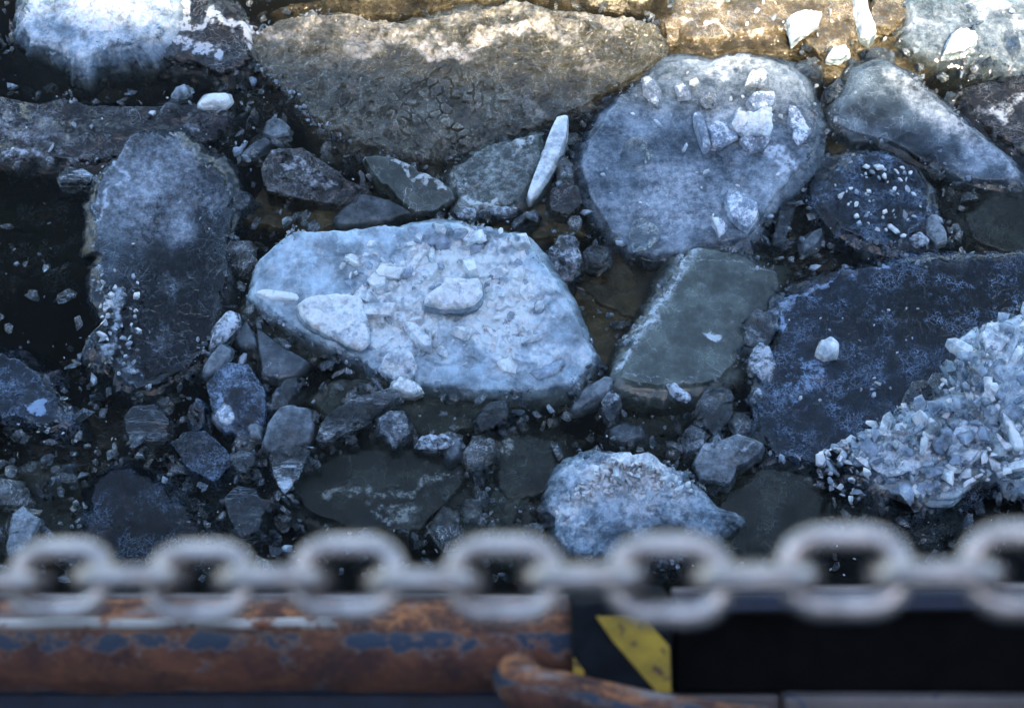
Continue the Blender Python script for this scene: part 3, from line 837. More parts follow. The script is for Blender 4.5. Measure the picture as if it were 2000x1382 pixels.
floe('ice_floe', 'largest bright white blue floe heaped with crushed ice in the centre', 'ice floe',
     [(512, 498), (548, 462), (570, 452), (650, 446), (760, 440), (850, 432), (940, 440), (1008, 452), (1052, 492), (1092, 552), (1122, 612), (1160, 694), (1156, 710), (1122, 742), (1062, 762), (960, 764), (880, 760), (800, 752), (740, 724), (680, 696), (600, 650), (556, 620), (494, 572), (499, 532)],
     0.045, 0.34, (0.02, 0.17), 'slush', n=560, m=100, amp=0.012, freq=5, chip=0.020, chipf=13, bevel=0.016, jit=0.006, skirt=0.045,
     frost=[('b', 0.30), ('e', 850, 560, 200, 125, 0.95), ('e', 980, 600, 140, 140, 1.0), ('e', 760, 640, 110, 70, 0.95), ('e', 900, 500, 150, 60, 0.9), ('e', 1090, 690, 60, 50, 0.7), ('e', 1000, 480, 40, 24, 0.95), ('e', 600, 500, 80, 50, 0.36), ('e', 960, 745, 180, 26, -0.55), ('e', 590, 640, 80, 34, -0.6), ('e', 690, 710, 50, 20, -0.5)])
floe('ice_floe', 'smooth olive green trapezoid floe between the centre floe and the dark blue floe', 'ice floe',
     [(1332, 502), (1362, 478), (1450, 500), (1522, 532), (1506, 600), (1472, 640), (1444, 690), (1408, 738), (1372, 752), (1290, 753), (1212, 738), (1226, 690), (1270, 612), (1302, 550)],
     0.010, 0.22, (-0.07, 0.02), 'jade', n=320, m=50, amp=0.006, freq=4, chip=0.008, bevel=0.009, jit=0.006,
     frost=[('b', 0.0), ('l', [(1362, 482), (1310, 545), (1270, 615), (1228, 700)], 32, 0.5), ('l', [(1362, 480), (1300, 560), (1225, 715)], 9, 0.8), ('e', 1395, 662, 24, 16, 0.95), ('l', [(1230, 735), (1300, 750), (1370, 750)], 7, 0.4), ('l', [(1370, 480), (1450, 500), (1520, 532)], 8, 0.4)])
floe('ice_floe', 'broad dark blue floe with frost webbing at the right edge', 'ice floe',
     [(1530, 602), (1562, 560), (1620, 535), (1700, 522), (1800, 515), (1900, 508), (2060, 492), (2160, 560), (2170, 900), (2060, 965), (1960, 952), (1800, 968), (1700, 932), (1600, 905), (1522, 890), (1482, 842), (1478, 772), (1500, 720), (1520, 660)],
     0.022, 0.26, (0.02, 0.02), 'dark', n=460, m=80, amp=0.010, freq=3.5, chip=0.008, bevel=0.013, jit=0.008, rim=0.008,
     frost=[('b', 0.13), ('l', [(1528, 650), (1540, 590), (1575, 560), (1640, 535), (1720, 524)], 13, 0.6), ('e', 1570, 740, 55, 70, 0.55), ('e', 1560, 640, 40, 90, 0.38), ('e', 1540, 800, 40, 40, 0.45), ('e', 1680, 720, 110, 70, 0.26), ('e', 1590, 560, 40, 20, 0.4), ('e', 1950, 560, 200, 50, -0.1)], clear=[('e', 1880, 600, 220, 90, 0.5)])
floe('ice_floe', 'rounded mound of granular white snow ice just above the chain', 'ice floe',
     [(1082, 985), (1090, 945), (1122, 908), (1172, 884), (1232, 884), (1292, 900), (1342, 922), (1376, 958), (1424, 996), (1450, 1010), (1400, 1050), (1320, 1088), (1200, 1096), (1112, 1072), (1080, 1030)],
     0.055, 0.30, (0.0, 0.30), 'snow', n=320, m=64, amp=0.016, freq=8, chip=0.016, chipf=26, bevel=0.018, jit=0.012, hump=0.035, skirt=0.03,
     frost=[('b', 0.40), ('e', 1220, 930, 130, 60, 1.0), ('e', 1130, 985, 60, 50, 0.8), ('e', 1270, 985, 120, 50, 0.72), ('e', 1390, 1015, 60, 34, -0.35), ('e', 1270, 1075, 180, 34, -0.45)], clear=[('e', 1330, 1070, 170, 50, 0.7), ('e', 1420, 1010, 50, 40, 0.6)])
floe('ice_floe', 'pointed dark floe with a white snow tip at the left edge', 'ice floe',
     [(-60, 672), (0, 684), (40, 698), (84, 742), (122, 786), (121, 812), (84, 830), (30, 815), (-60, 800)],
     0.015, 0.2, (0.03, -0.06), 'dark', n=200, m=30, amp=0.006, frost=[('b', 0.26), ('e', 88, 805, 46, 26, 0.9), ('e', 20, 740, 50, 30, 0.4)])
floe('ice_floe', 'near black sunken floe with a pale outline above the chain, lower left', 'ice floe',
     [(182, 930), (212, 908), (252, 906), (302, 930), (338, 966), (384, 1022), (384, 1100), (166, 1100), (164, 1010)],
     -0.012, 0.2, (0, 0.03), 'dark', n=220, m=34, frost=[('b', 0.12), ('l', [(186, 930), (176, 1000), (168, 1090)], 7, 0.4), ('l', [(255, 912), (262, 960), (272, 990)], 9, 0.45), ('l', [(225, 906), (290, 930), (330, 975), (352, 1040)], 16, 0.4)])
floe('ice_floe', 'murky sunken floe with a pale drift of snow under dark water, bottom centre', 'ice floe',
     [(560, 940), (620, 905), (700, 870), (820, 872), (900, 900), (905, 940), (870, 985), (822, 1034), (700, 1036), (610, 1000)],
     -0.030, 0.2, (0, -0.03), 'olive', n=220, m=34, frost=[('b', 0.0), ('l', [(640, 975), (720, 955), (800, 945), (890, 938)], 17, 0.55), ('e', 770, 995, 85, 34, 0.6)])
floe('ice_floe', 'frosty olive wedge wedged below the huge brown floe', 'ice floe',
     [(888, 336), (930, 296), (985, 275), (1048, 264), (1054, 306), (1040, 352), (1010, 392), (960, 408), (905, 410), (888, 382)],
     0.015, 0.2, (0, 0.02), 'olive', n=200, m=36, amp=0.012, chip=0.012, bevel=0.013, frost=[('b', 0.34), ('l', [(895, 390), (930, 405), (985, 400)], 12, 0.8), ('e', 1020, 278, 30, 14, 0.7), ('e', 900, 350, 20, 30, 0.6)])
floe('ice_floe', 'sunlit golden brown floe with frost flecks at top right', 'ice floe',
     [(1315, 30), (1322, -20), (1460, -60), (1600, -60), (1668, -20), (1680, 40), (1655, 84), (1600, 100), (1560, 66), (1470, 62), (1380, 76), (1330, 70)],
     0.020, 0.24, (0, 0.06), 'suntinted', n=260, m=44, amp=0.014, ridge=0.012, bevel=0.023, frost=[('b', 0.10), ('e', 1400, 20, 90, 16, 0.4), ('l', [(1330, 58), (1400, 66), (1500, 54)], 9, 0.55), ('e', 1630, 60, 50, 40, 0.3)])
floe('ice_floe', 'frosty grey floe in the top right corner', 'ice floe',
     [(1776, 40), (1780, -50), (2080, -60), (2090, 100), (1985, 128), (1940, 112), (1880, 112), (1835, 108), (1796, 94), (1772, 66)],
     0.025, 0.24, (0, 0.04), 'grey', n=240, m=40, amp=0.016, chip=0.012, frost=[('b', 0.42), ('e', 1940, 20, 70, 40, 0.75), ('e', 1810, 60, 40, 40, 0.5)])
floe('ice_floe', 'brown frosted floe at the right edge beside the slanting slab', 'ice floe',
     [(1885, 178), (1930, 160), (2060, 150), (2070, 330), (2000, 300), (1950, 262), (1905, 228)],
     0.015, 0.22, (0, 0.03), 'murk', n=180, m=30, frost=[('b', 0.18), ('e', 1970, 200, 80, 26, 0.62)])
floe('ice_floe', 'sunlit golden sunken ledge glowing under shallow water at the top edge', 'ice floe',
     [(560, 10), (700, -10), (900, -60), (1290, -70), (1310, 10), (1285, 32), (1180, 14), (1080, 4), (990, -8), (900, 4), (800, 26), (700, 24)],
     -0.030, 0.2, (0, 0.04), 'suntinted', n=240, m=24, frost=[('b', 0.05), ('e', 1200, -5, 120, 20, 0.6)])
floe('ice_floe', 'amber sunken floe between the brown floe and the round blue floe', 'ice floe',
     [(1296, 60), (1340, 80), (1430, 84), (1540, 70), (1570, 96), (1520, 104), (1440, 100), (1360, 106), (1310, 110), (1292, 98)],
     -0.020, 0.16, (0, 0.02), 'suntinted', n=160, m=20)
floe('ice_floe', 'olive sunken shelf below the round blue floe', 'ice floe',
     [(1150, 500), (1230, 495), (1300, 500), (1322, 520), (1280, 590), (1240, 620), (1180, 600), (1140, 560)],
     -0.050, 0.16, (0, 0.02), 'silt', n=140, m=20)
floe('ice_floe', 'green grey sunken block below the centre floe', 'ice floe',
     [(960, 870), (985, 842), (1040, 850), (1090, 858), (1092, 920), (1060, 966), (1000, 975), (970, 940)],
     -0.030, 0.18, (0.02, 0.03), 'olive', n=140, m=24, frost=[('b', 0.08), ('l', [(962, 870), (990, 846), (1030, 845)], 8, 0.6)])
floe('ice_floe', 'wide murky sunken floe to the right of the snow mound', 'ice floe',
     [(1420, 960), (1500, 900), (1580, 920), (1620, 980), (1580, 1050), (1500, 1100), (1380, 1110), (1400, 1040)],
     -0.030, 0.18, (0, 0.02), 'olive', n=160, m=24, frost=[('b', 0.1), ('e', 1560, 920, 60, 20, 0.4)])
floe('ice_floe', 'sunken brown olive slab at the right edge above the dark blue floe', 'ice floe',
     [(1880, 420), (1950, 380), (2080, 360), (2080, 480), (1960, 490), (1900, 470)],
     -0.030, 0.18, (0, 0.02), 'olive', n=140, m=20, frost=[('b', 0.1)])

# sunken floes filling the gaps under the surface
SUNK = random.Random(21)
for label, cx, cyy, rx, ry, zz, mt in (
        ('dim teal floe drowned between the upright floe and the left cluster', 450, 560, 50, 150, -0.07, 'dark'),
        ('murky drowned shelf along the lower edge of the centre floe', 800, 790, 250, 60, -0.05, 'olive'),
        ('brown drowned floe under the craggy chunk', 600, 400, 150, 50, -0.06, 'silt'),
        ('drowned olive floe above the top right corner of the centre floe', 1030, 430, 130, 40, -0.045, 'silt'),
        ('drowned dark floe right of the centre floe tip', 1180, 650, 70, 100, -0.06, 'silt'),
        ('drowned teal floe below the olive trapezoid', 1330, 830, 170, 70, -0.055, 'olive'),
        ('drowned brown floe between the round blue and the dark blue floe', 1570, 470, 90, 80, -0.06, 'murk'),
        ('drowned brown floe between the round blue floe and the slanting slab', 1620, 300, 50, 90, -0.05, 'silt'),
        ('drowned grey floe under the left cluster', 560, 640, 110, 110, -0.05, 'olive'),
        ('drowned dark floe below the pointed floe, lower left', 180, 850, 170, 70, -0.07, 'murk'),
        ('drowned teal floe beside the fan shaped chunk', 420, 960, 130, 90, -0.07, 'dark'),
        ('drowned navy floe under the crushed heap', 1720, 1010, 190, 70, -0.06, 'dark'),
        ('drowned tawny floe in the sunlit gap at the top right', 1700, 120, 130, 50, -0.03, 'suntinted'),
        ('drowned brown floe left of the huge brown floe', 500, 200, 70, 80, -0.06, 'murk'),
        ('drowned blue floe at the left edge beside the upright floe', 60, 470, 140, 110, -0.13, 'dark'),
        ('drowned teal floe in the bottom left corner', 70, 990, 130, 90, -0.05, 'olive'),
        ('drowned olive floe under the glassy pile, bottom centre', 960, 1010, 110, 90, -0.05, 'olive'),
        ('drowned dark floe right of the small round dark floe', 1900, 400, 110, 60, -0.05, 'murk')):
    nv = SUNK.randint(6, 9); a0 = SUNK.uniform(0, 6)
    pl_ = []
    for k in range(nv):
        an = a0 + (k + SUNK.uniform(-.3, .3)) * 6.283 / nv; rr_ = SUNK.uniform(0.75, 1.15)
        pl_.append((cx + rx * rr_ * math.cos(an), cyy + ry * rr_ * math.sin(an)))
    floe('ice_floe', label, 'ice floe', pl_, zz, 0.12, (SUNK.uniform(-.04, .04), SUNK.uniform(-.04, .04)), mt, n=120, m=22, amp=0.02, chip=0.012, chipmin=0.5, frost=[('b', 0.12)], big=False, sharp=0.8, skirt=0.03)

# ------------------------------------------------------------------ chunks that can be told apart
chunk('clear brown tilted block with a frosted ridge left of the olive wedge', [(712, 302), (762, 306), (830, 340), (878, 368), (886, 388), (852, 410), (812, 416), (780, 388), (742, 350)], 0.019, 0.14, (0, 0.2), 'olive', [('b', 0.05), ('l', [(770, 312), (830, 342), (880, 372)], 7.800, 0.85), ('l', [(790, 405), (815, 360)], 3.250, 0.6)], n=140, m=26)
chunk('long white spindle of ice standing beside the olive wedge', [(1088, 226), (1108, 224), (1106, 262), (1088, 310), (1058, 364), (1036, 388), (1030, 376), (1050, 320), (1070, 266)], 0.039, 0.08, (0, 0.1), 'white', 0.6, n=100, smooth=True)
chunk('craggy brown chunk with white veins left of the clear block', [(510, 332), (528, 290), (590, 288), (632, 312), (682, 350), (724, 372), (690, 400), (600, 390), (520, 376)], 0.019, 0.16, (-0.06, 0.1), 'murk', [('b', 0.22), ('l', [(560, 300), (600, 330), (660, 360)], 13.000, 0.55), ('e', 590, 345, 40, 18, 0.5)], n=140, m=28, chip=0.02, big=True)
chunk('pale grey sunken chunk just above the centre floe', [(650, 424), (700, 376), (762, 390), (804, 414), (742, 434), (664, 440)], -0.012, 0.1, (0, 0.05), 'pebble', 0.25, smooth=True)
chunk('grey frosted chunk right of the top corner of the centre floe', [(1073, 482), (1094, 456), (1122, 460), (1136, 492), (1138, 530), (1106, 550), (1085, 530), (1075, 506)], 0.026, 0.1, (0, 0.1), 'frosted', 0.6)
chunk('round clear lump right of the grey frosted chunk', [(1142, 488), (1165, 470), (1188, 478), (1190, 504), (1172, 518), (1148, 512)], 0.019, 0.08, (0, 0), 'frosted', 0.3)
chunk('dark lump mottled with frost in the cluster left of the centre floe', [(405, 745), (432, 712), (486, 708), (518, 756), (516, 820), (482, 850), (440, 842), (410, 792)], 0.019, 0.14, (0, 0.05), 'dark', [('b', 0.42), ('e', 440, 790, 24, 40, 0.65)], n=130, m=26, big=True)
chunk('smooth grey oval pebble of ice below the narrow white one', [(395, 724), (410, 688), (432, 668), (452, 676), (452, 692), (426, 720), (402, 730)], 0.039, 0.07, (0, 0.1), 'pebble', 0.45, smooth=True)
chunk('narrow whitish pebble of ice topmost in the left cluster', [(410, 668), (420, 632), (444, 604), (466, 608), (468, 632), (442, 656), (414, 674)], 0.046, 0.07, (0, 0.1), 'frosted', 0.65, smooth=True)
chunk('plain grey lump in murky water beside the narrow white pebble', [(460, 646), (480, 620), (498, 646), (502, 676), (478, 684), (464, 672)], 0.003, 0.08, (0, 0.0), 'pebble', 0.15, smooth=True)
chunk('triangular sunken grey slab in the left cluster', [(500, 638), (545, 668), (602, 704), (580, 736), (545, 744), (516, 738), (506, 700)], 0.001, 0.08, (0, 0.05), 'pebble', 0.15, smooth=True)
chunk('slim leaf shaped piece with white glints below the triangular slab', [(524, 802), (534, 768), (554, 738), (577, 733), (576, 768), (550, 796)], 0.026, 0.06, (0, 0.1), 'frosted', 0.45)
chunk('large smooth grey lump below the leaf shaped piece', [(512, 852), (524, 816), (545, 792), (572, 788), (604, 798), (612, 846), (584, 880), (545, 890), (516, 876)], 0.019, 0.12, (-0.15, 0.1), 'pebble', 0.42, smooth=True, big=True)
chunk('white feathered fan shaped chunk below the large grey lump', [(524, 884), (545, 870), (612, 868), (600, 892), (578, 930), (556, 964), (534, 930)], 0.026, 0.08, (0, 0.05), 'fibre', 0.45)
chunk('small white oval stuck to the mottled lump', [(420, 800), (436, 780), (454, 790), (458, 812), (444, 828), (426, 820)], 0.030, 0.05, (0, 0), 'crystal', 0.5, smooth=True)
chunk('little grey nub between the mottled lump and the large grey lump', [(484, 832), (496, 824), (512, 834), (508, 852), (488, 850)], 0.019, 0.05, (0, 0), 'pebble', 0.5, smooth=True)
chunk('long streaked bar of fibrous ice below the centre floe', [(624, 842), (640, 812), (700, 776), (762, 754), (778, 772), (740, 800), (680, 836), (634, 858)], 0.045, 0.1, (0.05, 0.1), 'streak', 0.42, n=140, m=22, chip=0.018)
chunk('veined chunk at the right end of the streaked bar', [(735, 812), (762, 800), (792, 806), (802, 842), (772, 868), (752, 846)], 0.033, 0.09, (0, 0.1), 'frosted', 0.5)
chunk('flat white sliver lying right of the veined chunk', [(806, 868), (822, 848), (870, 846), (892, 862), (884, 874), (820, 876)], 0.019, 0.06, (0, 0), 'frosted', 0.75)
chunk('grey round end piece touching the flat white sliver', [(868, 876), (884, 856), (898, 858), (898, 882), (882, 896)], 0.013, 0.06, (0, 0), 'pebble', 0.35, smooth=True)
chunk('glassy crumpled chunk left of the green grey sunken block', [(906, 884), (922, 846), (958, 858), (966, 892), (942, 918), (916, 904)], 0.019, 0.08, (0, 0), 'clear', 0.35)
chunk('grey clear chunk below the lower edge of the centre floe', [(926, 818), (950, 786), (986, 780), (994, 812), (962, 838), (934, 842)], 0.019, 0.09, (0, 0), 'frosted', 0.3)
chunk('long pale finger of ice below the right tip of the centre floe', [(1118, 792), (1140, 762), (1180, 734), (1197, 738), (1190, 760), (1150, 788), (1128, 800)], 0.019, 0.07, (0.1, 0.1), 'pebble', 0.45, smooth=True)
chunk('upright thin sliver below the olive trapezoid corner', [(1178, 792), (1194, 752), (1208, 768), (1206, 808), (1190, 822)], 0.019, 0.06, (0, 0), 'frosted', 0.5)
chunk('white sliver under the lower edge of the olive trapezoid', [(1304, 750), (1320, 746), (1350, 770), (1342, 782), (1316, 770)], 0.033, 0.05, (0, 0), 'frosted', 0.8, smooth=True)
chunk('flat topped grey blue block above right of the snow mound', [(1358, 902), (1380, 866), (1440, 850), (1486, 870), (1482, 890), (1440, 910), (1424, 938), (1372, 932)], 0.026, 0.11, (0.0, 0.12), 'pebble', [('b', 0.42), ('l', [(1410, 885), (1470, 880)], 5.200, 0.8)], n=110, m=20, big=True)
chunk('dim sunken oval below the upright thin sliver', [(1190, 838), (1218, 822), (1256, 832), (1262, 854), (1228, 868), (1194, 862)], -0.010, 0.07, (0, 0), 'pebble', 0.15, smooth=True)
chunk('blocky mottled lump right of the dim sunken oval', [(1326, 858), (1350, 826), (1378, 842), (1376, 868), (1344, 880)], 0.019, 0.08, (0, 0), 'frosted', 0.4)
chunk('tall craggy chunk with a white corner below the olive trapezoid', [(1362, 808), (1372, 770), (1412, 756), (1432, 772), (1424, 816), (1396, 848)], 0.026, 0.12, (0, 0.05), 'frosted', 0.38, n=110, m=20)
chunk('rounded wedge chunk touching the dark blue floe, lower left', [(1426, 822), (1440, 806), (1464, 810), (1464, 838), (1446, 850)], 0.019, 0.08, (0, 0), 'frosted', 0.35)
chunk('frothy white chunk at the left rim of the dark blue floe', [(1450, 630), (1476, 606), (1512, 614), (1520, 640), (1500, 670), (1466, 668)], 0.033, 0.1, (0, 0), 'frosted', 0.5, n=110)
chunk('pair end piece of white ice below the frothy chunk', [(1462, 700), (1480, 668), (1504, 672), (1522, 712), (1502, 742), (1476, 724)], 0.033, 0.1, (0, 0), 'frosted', 0.62, n=110)
chunk('grey nugget against the lower left rim of the dark blue floe', [(1466, 778), (1478, 754), (1494, 758), (1492, 780), (1472, 786)], 0.019, 0.06, (0, 0), 'frosted', 0.55)
chunk('clear curved chunk at the bottom left edge of the view', [(-20, 932), (30, 930), (60, 950), (58, 972), (30, 988), (-20, 986)], 0.026, 0.08, (0, 0), 'clear', 0.3, n=110)
chunk('jagged bluish slab pointing down at the bottom left', [(14, 1072), (22, 1012), (44, 984), (72, 1012), (58, 1040), (48, 1070), (22, 1084)], 0.033, 0.07, (0, 0), 'pebble', 0.55)
chunk('dark faceted chunk right of the near black floe', [(338, 868), (360, 846), (396, 840), (440, 872), (456, 908), (420, 946), (372, 922)], 0.013, 0.14, (0, 0.05), 'dark', 0.34, n=110, m=20, big=True)
chunk('dim striped chunk below the upright floe', [(238, 822), (262, 794), (300, 790), (330, 820), (312, 858), (256, 856)], 0.003, 0.1, (0, 0), 'fibre', 0.12, n=110)
chunk('dark mottled lump between the upright floe and the left cluster', [(362, 806), (384, 776), (404, 792), (402, 826), (376, 836)], 0.013, 0.08, (0, 0), 'dark', 0.4)
chunk('glassy angular pile piece just above the chain, bottom centre', [(838, 1026), (866, 984), (900, 1000), (898, 1040), (862, 1058)], 0.026, 0.08, (0, 0), 'clear', 0.35)
chunk('round glassy piece beside the angular pile piece', [(898, 1000), (908, 974), (934, 976), (936, 1006), (914, 1022)], 0.033, 0.07, (0, 0), 'clear', 0.3)
chunk('steep streaked fragment below the dark faceted chunk', [(436, 970), (462, 946), (500, 950), (520, 1000), (506, 1040), (470, 1050), (446, 1010)], 0.007, 0.12, (0, 0), 'fibre', 0.15, n=110)
chunk('small frosted knob left of the fan shaped chunk', [(452, 892), (470, 874), (496, 884), (498, 910), (474, 926), (456, 914)], 0.013, 0.07, (0, 0), 'frosted', 0.3)
chunk('white oval chip above the long dark slab, right one', [(392, 203), (402, 184), (440, 181), (447, 190), (436, 202)], 0.033, 0.04, (0, 0.1), 'white', 0.75, smooth=True)
chunk('grey oval chip above the long dark slab, left one', [(330, 186), (342, 166), (362, 160), (364, 178), (346, 190)], 0.026, 0.04, (0, 0.1), 'pebble', 0.5, smooth=True)
chunk('wedge shaped chip standing on the long dark slab', [(312, 218), (322, 200), (340, 196), (344, 214)], 0.033, 0.05, (0, 0), 'frosted', 0.5)
chunk('striped pebble floating left of the upright floe', [(117, 344), (128, 330), (160, 327), (177, 338), (172, 356), (140, 362), (122, 358)], 0.019, 0.06, (0, 0), 'fibre', 0.5)
chunk('grey rounded stub floating below the huge brown floe, left', [(516, 256), (522, 236), (548, 234), (566, 246), (560, 262), (532, 264)], 0.007, 0.06, (0, 0), 'pebble', 0.3)
chunk('slim dark sliver between the long dark slab and the craggy chunk', [(468, 302), (490, 276), (522, 266), (532, 276), (510, 294), (480, 304)], 0.000, 0.06, (0, 0), 'pebble', 0.22, smooth=True)
chunk('small rough lump touching the upper right of the upright floe', [(452, 392), (462, 374), (482, 376), (486, 396), (470, 410), (456, 406)], 0.013, 0.06, (0, 0), 'frosted', 0.4)
chunk('glassy dark lump between the upright floe and the centre floe', [(446, 490), (458, 468), (494, 470), (498, 506), (476, 524), (450, 514)], 0.013, 0.08, (0, 0), 'clear', 0.15)
chunk('pale fragment lying under the left end of the olive wedge', [(884, 406), (900, 400), (930, 404), (926, 420), (900, 424)], 0.019, 0.05, (0, 0), 'frosted', 0.6, smooth=True)
chunk('long pale sliver below the olive wedge', [(936, 412), (960, 402), (1010, 404), (1022, 412), (980, 418)], 0.019, 0.05, (0, 0), 'frosted', 0.55, smooth=True)
chunk('slanting grey finger between the olive wedge and the round blue floe', [(1000, 432), (1020, 416), (1046, 410), (1050, 420), (1020, 438), (1004, 442)], 0.013, 0.05, (0, 0), 'frosted', 0.4, smooth=True)
chunk('round grainy brown lump at the left rim of the round blue floe', [(1074, 378), (1096, 360), (1130, 364), (1138, 396), (1110, 418), (1080, 408)], 0.000, 0.1, (0, 0), 'murk', 0.12)
chunk('glassy bits heaped right of the white spindle', [(1088, 312), (1104, 300), (1122, 320), (1120, 346), (1094, 348)], 0.019, 0.06, (0, 0), 'clear', 0.35)
chunk('tall dark fibrous fragment right of the round blue floe', [(1508, 480), (1520, 410), (1540, 366), (1560, 372), (1550, 420), (1530, 484)], 0.003, 0.1, (0, 0), 'fibre', 0.12, n=100)
chunk('pale tongue of ice left of the small round dark floe', [(1566, 470), (1586, 450), (1606, 442), (1608, 456), (1586, 484), (1570, 490)], 0.013, 0.06, (0, 0), 'pebble', 0.35, smooth=True)
chunk('grey rectangular slab leaning right of the small round dark floe', [(1812, 424), (1832, 418), (1850, 464), (1830, 470), (1818, 452)], 0.026, 0.05, (0, 0), 'pebble', 0.45)
chunk('white ragged chip below the small round dark floe', [(1776, 462), (1796, 450), (1820, 462), (1812, 480), (1790, 478)], 0.026, 0.05, (0, 0), 'frosted', 0.65)
chunk('sunken grey lobe under the left end of the slanting slab', [(1640, 250), (1670, 230), (1706, 252), (1700, 274), (1664, 276)], -0.010, 0.08, (0, 0), 'pebble', 0.25, smooth=True)
chunk('sunlit tan wedge above the left end of the slanting slab', [(1548, 128), (1570, 112), (1608, 126), (1600, 158), (1570, 156)], 0.019, 0.08, (0, 0.1), 'frosted', 0.35, smooth=True)
chunk('grey wedge between the tan wedge and the slanting slab', [(1610, 176), (1640, 148), (1656, 160), (1640, 190), (1616, 196)], 0.013, 0.08, (0, 0), 'frosted', 0.35)
chunk('thin pale plate under the sunlit white chip, top right', [(1648, 140), (1672, 122), (1704, 130), (1692, 142), (1660, 146)], 0.019, 0.05, (0, 0), 'frosted', 0.5)
chunk('tawny clear block left of the top right corner floe', [(1690, 112), (1706, 90), (1750, 100), (1746, 120), (1712, 124)], 0.013, 0.08, (0, 0), 'frosted', 0.25)
chunk('amber rounded block at the top edge left of the corner floe', [(1706, 20), (1716, -20), (1766, -20), (1768, 30), (1740, 52), (1712, 46)], 0.026, 0.12, (0, 0), 'suntinted', 0.1)
chunk('upright snowy bar at the top edge', [(1668, -20), (1690, -20), (1698, 20), (1712, 52), (1700, 66), (1684, 56), (1676, 20)], 0.046, 0.1, (0, 0.1), 'snow', 0.95, smooth=True)
chunk('amber shard pair left of the sunlit golden floe', [(1298, 40), (1318, 26), (1334, 44), (1326, 74), (1302, 78)], 0.013, 0.08, (0, 0), 'suntinted', 0.15)
chunk('hanging clear icicle shaped piece at the right edge of the corner floe', [(1966, 60), (1988, 56), (1996, 90), (1984, 120), (1972, 104)], 0.039, 0.06, (0, 0.1), 'clear', 0.3)

# blocks lying on floes
def lying(label, px, z, thick, mat, frost=0.8, slope=(0, 0), name='ice_block', cat='ice block', **kw):
    return chunk(label, px, z, thick, slope, mat, frost, name, cat, skirt=0.0, **kw)
lying('big smooth white slab lying on the left of the centre floe', [(578, 592), (594, 578), (622, 571), (668, 574), (705, 578), (716, 620), (722, 664), (704, 682), (664, 664), (622, 642), (592, 622)], 0.068, 0.075, 'snow', 1.0, (0.0, 0.12), smooth=True, n=160, m=30)
lying('thin white wedge at the left end of the centre floe', [(494, 570), (520, 562), (590, 576), (582, 586), (530, 584)], 0.043, 0.05, 'white', 0.8, smooth=True)
lying('bright snow block lying in the middle of the centre floe', [(830, 590), (836, 572), (866, 552), (870, 542), (934, 541), (940, 572), (924, 590), (866, 600)], 0.113, 0.08, 'snow', 1.0, (0, 0.1), n=120, m=24, smooth=True)
lying('rounded white lobe hanging over the lower edge of the centre floe', [(738, 716), (752, 692), (778, 668), (800, 682), (814, 712), (812, 734), (790, 742), (752, 732)], 0.043, 0.09, 'snow', 0.85, (0, 0.1), n=120, m=22)
lying('frosty scrap below the white lobe of the centre floe', [(762, 748), (786, 740), (816, 744), (826, 758), (800, 764), (774, 760)], 0.030, 0.06, 'white', 0.8)
lying('biggest white block among the shards on the round blue floe', [(1430, 240), (1438, 212), (1470, 216), (1508, 206), (1510, 246), (1498, 264), (1462, 262), (1438, 252)], 0.088, 0.075, 'snow', 0.95, (0, 0.1), n=110, m=20)
lying('pale angular plate behind the biggest block on the round blue floe', [(1462, 196), (1478, 176), (1512, 176), (1510, 204), (1476, 212)], 0.078, 0.06, 'crystal', 0.5)
lying('thin upright plate left of the biggest block on the round blue floe', [(1354, 218), (1368, 214), (1384, 252), (1390, 282), (1376, 286), (1362, 256)], 0.078, 0.06, 'crystal', 0.45)
lying('low clear slab left of the biggest block on the round blue floe', [(1382, 244), (1400, 232), (1438, 248), (1442, 264), (1410, 282), (1392, 280)], 0.068, 0.05, 'crystal', 0.55)
lying('flat plate below the biggest block on the round blue floe', [(1450, 270), (1470, 260), (1502, 268), (1492, 284), (1466, 292)], 0.058, 0.04, 'crystal', 0.55)
lying('triangular plate at the right rim of the round blue floe', [(1540, 208), (1558, 212), (1584, 256), (1560, 278), (1550, 266)], 0.068, 0.05, 'crystal', 0.6)
lying('square white chip near the top of the round blue floe', [(1456, 162), (1466, 138), (1486, 132), (1500, 148), (1494, 164)], 0.068, 0.05, 'crystal', 0.6)
lying('narrow triangular shard near the upper left rim of the round blue floe', [(1256, 150), (1268, 148), (1288, 172), (1284, 198), (1270, 190)], 0.058, 0.04, 'crystal', 0.5)
lying('small bent shard right of the narrow triangular shard', [(1318, 166), (1338, 156), (1346, 184), (1326, 190)], 0.058, 0.04, 'crystal', 0.55)
lying('glassy ring shaped chip below the square white chip', [(1374, 190), (1384, 178), (1400, 184), (1398, 198), (1382, 204)], 0.058, 0.03, 'clear', 0.2)
lying('clear pyramid shard on the left of the round blue floe', [(1212, 300), (1226, 268), (1250, 262), (1270, 300), (1242, 312)], 0.068, 0.05, 'clear', 0.3)
lying('pale broad chip near the lower rim of the round blue floe', [(1418, 384), (1440, 372), (1476, 396), (1474, 420), (1458, 444), (1436, 424)], 0.063, 0.04, 'crystal', 0.5)
lying('glassy triangular plate at the lower left rim of the round blue floe', [(1222, 462), (1236, 428), (1262, 420), (1288, 456), (1262, 480), (1238, 484)], 0.053, 0.035, 'clear', 0.35)
lying('small white peg near the bottom of the round blue floe', [(1390, 424), (1404, 420), (1416, 446), (1406, 456)], 0.058, 0.03, 'crystal', 0.7)
lying('bright white triangular shard on the sunlit golden floe', [(1540, 34), (1566, 20), (1606, 22), (1596, 46), (1560, 72), (1548, 80)], 0.068, 0.06, 'snow', 1.0, (0, 0.15))
lying('small bright white chip right of the round blue floe top', [(1618, 108), (1628, 92), (1650, 94), (1656, 108), (1640, 117)], 0.030, 0.05, 'snow', 1.0)
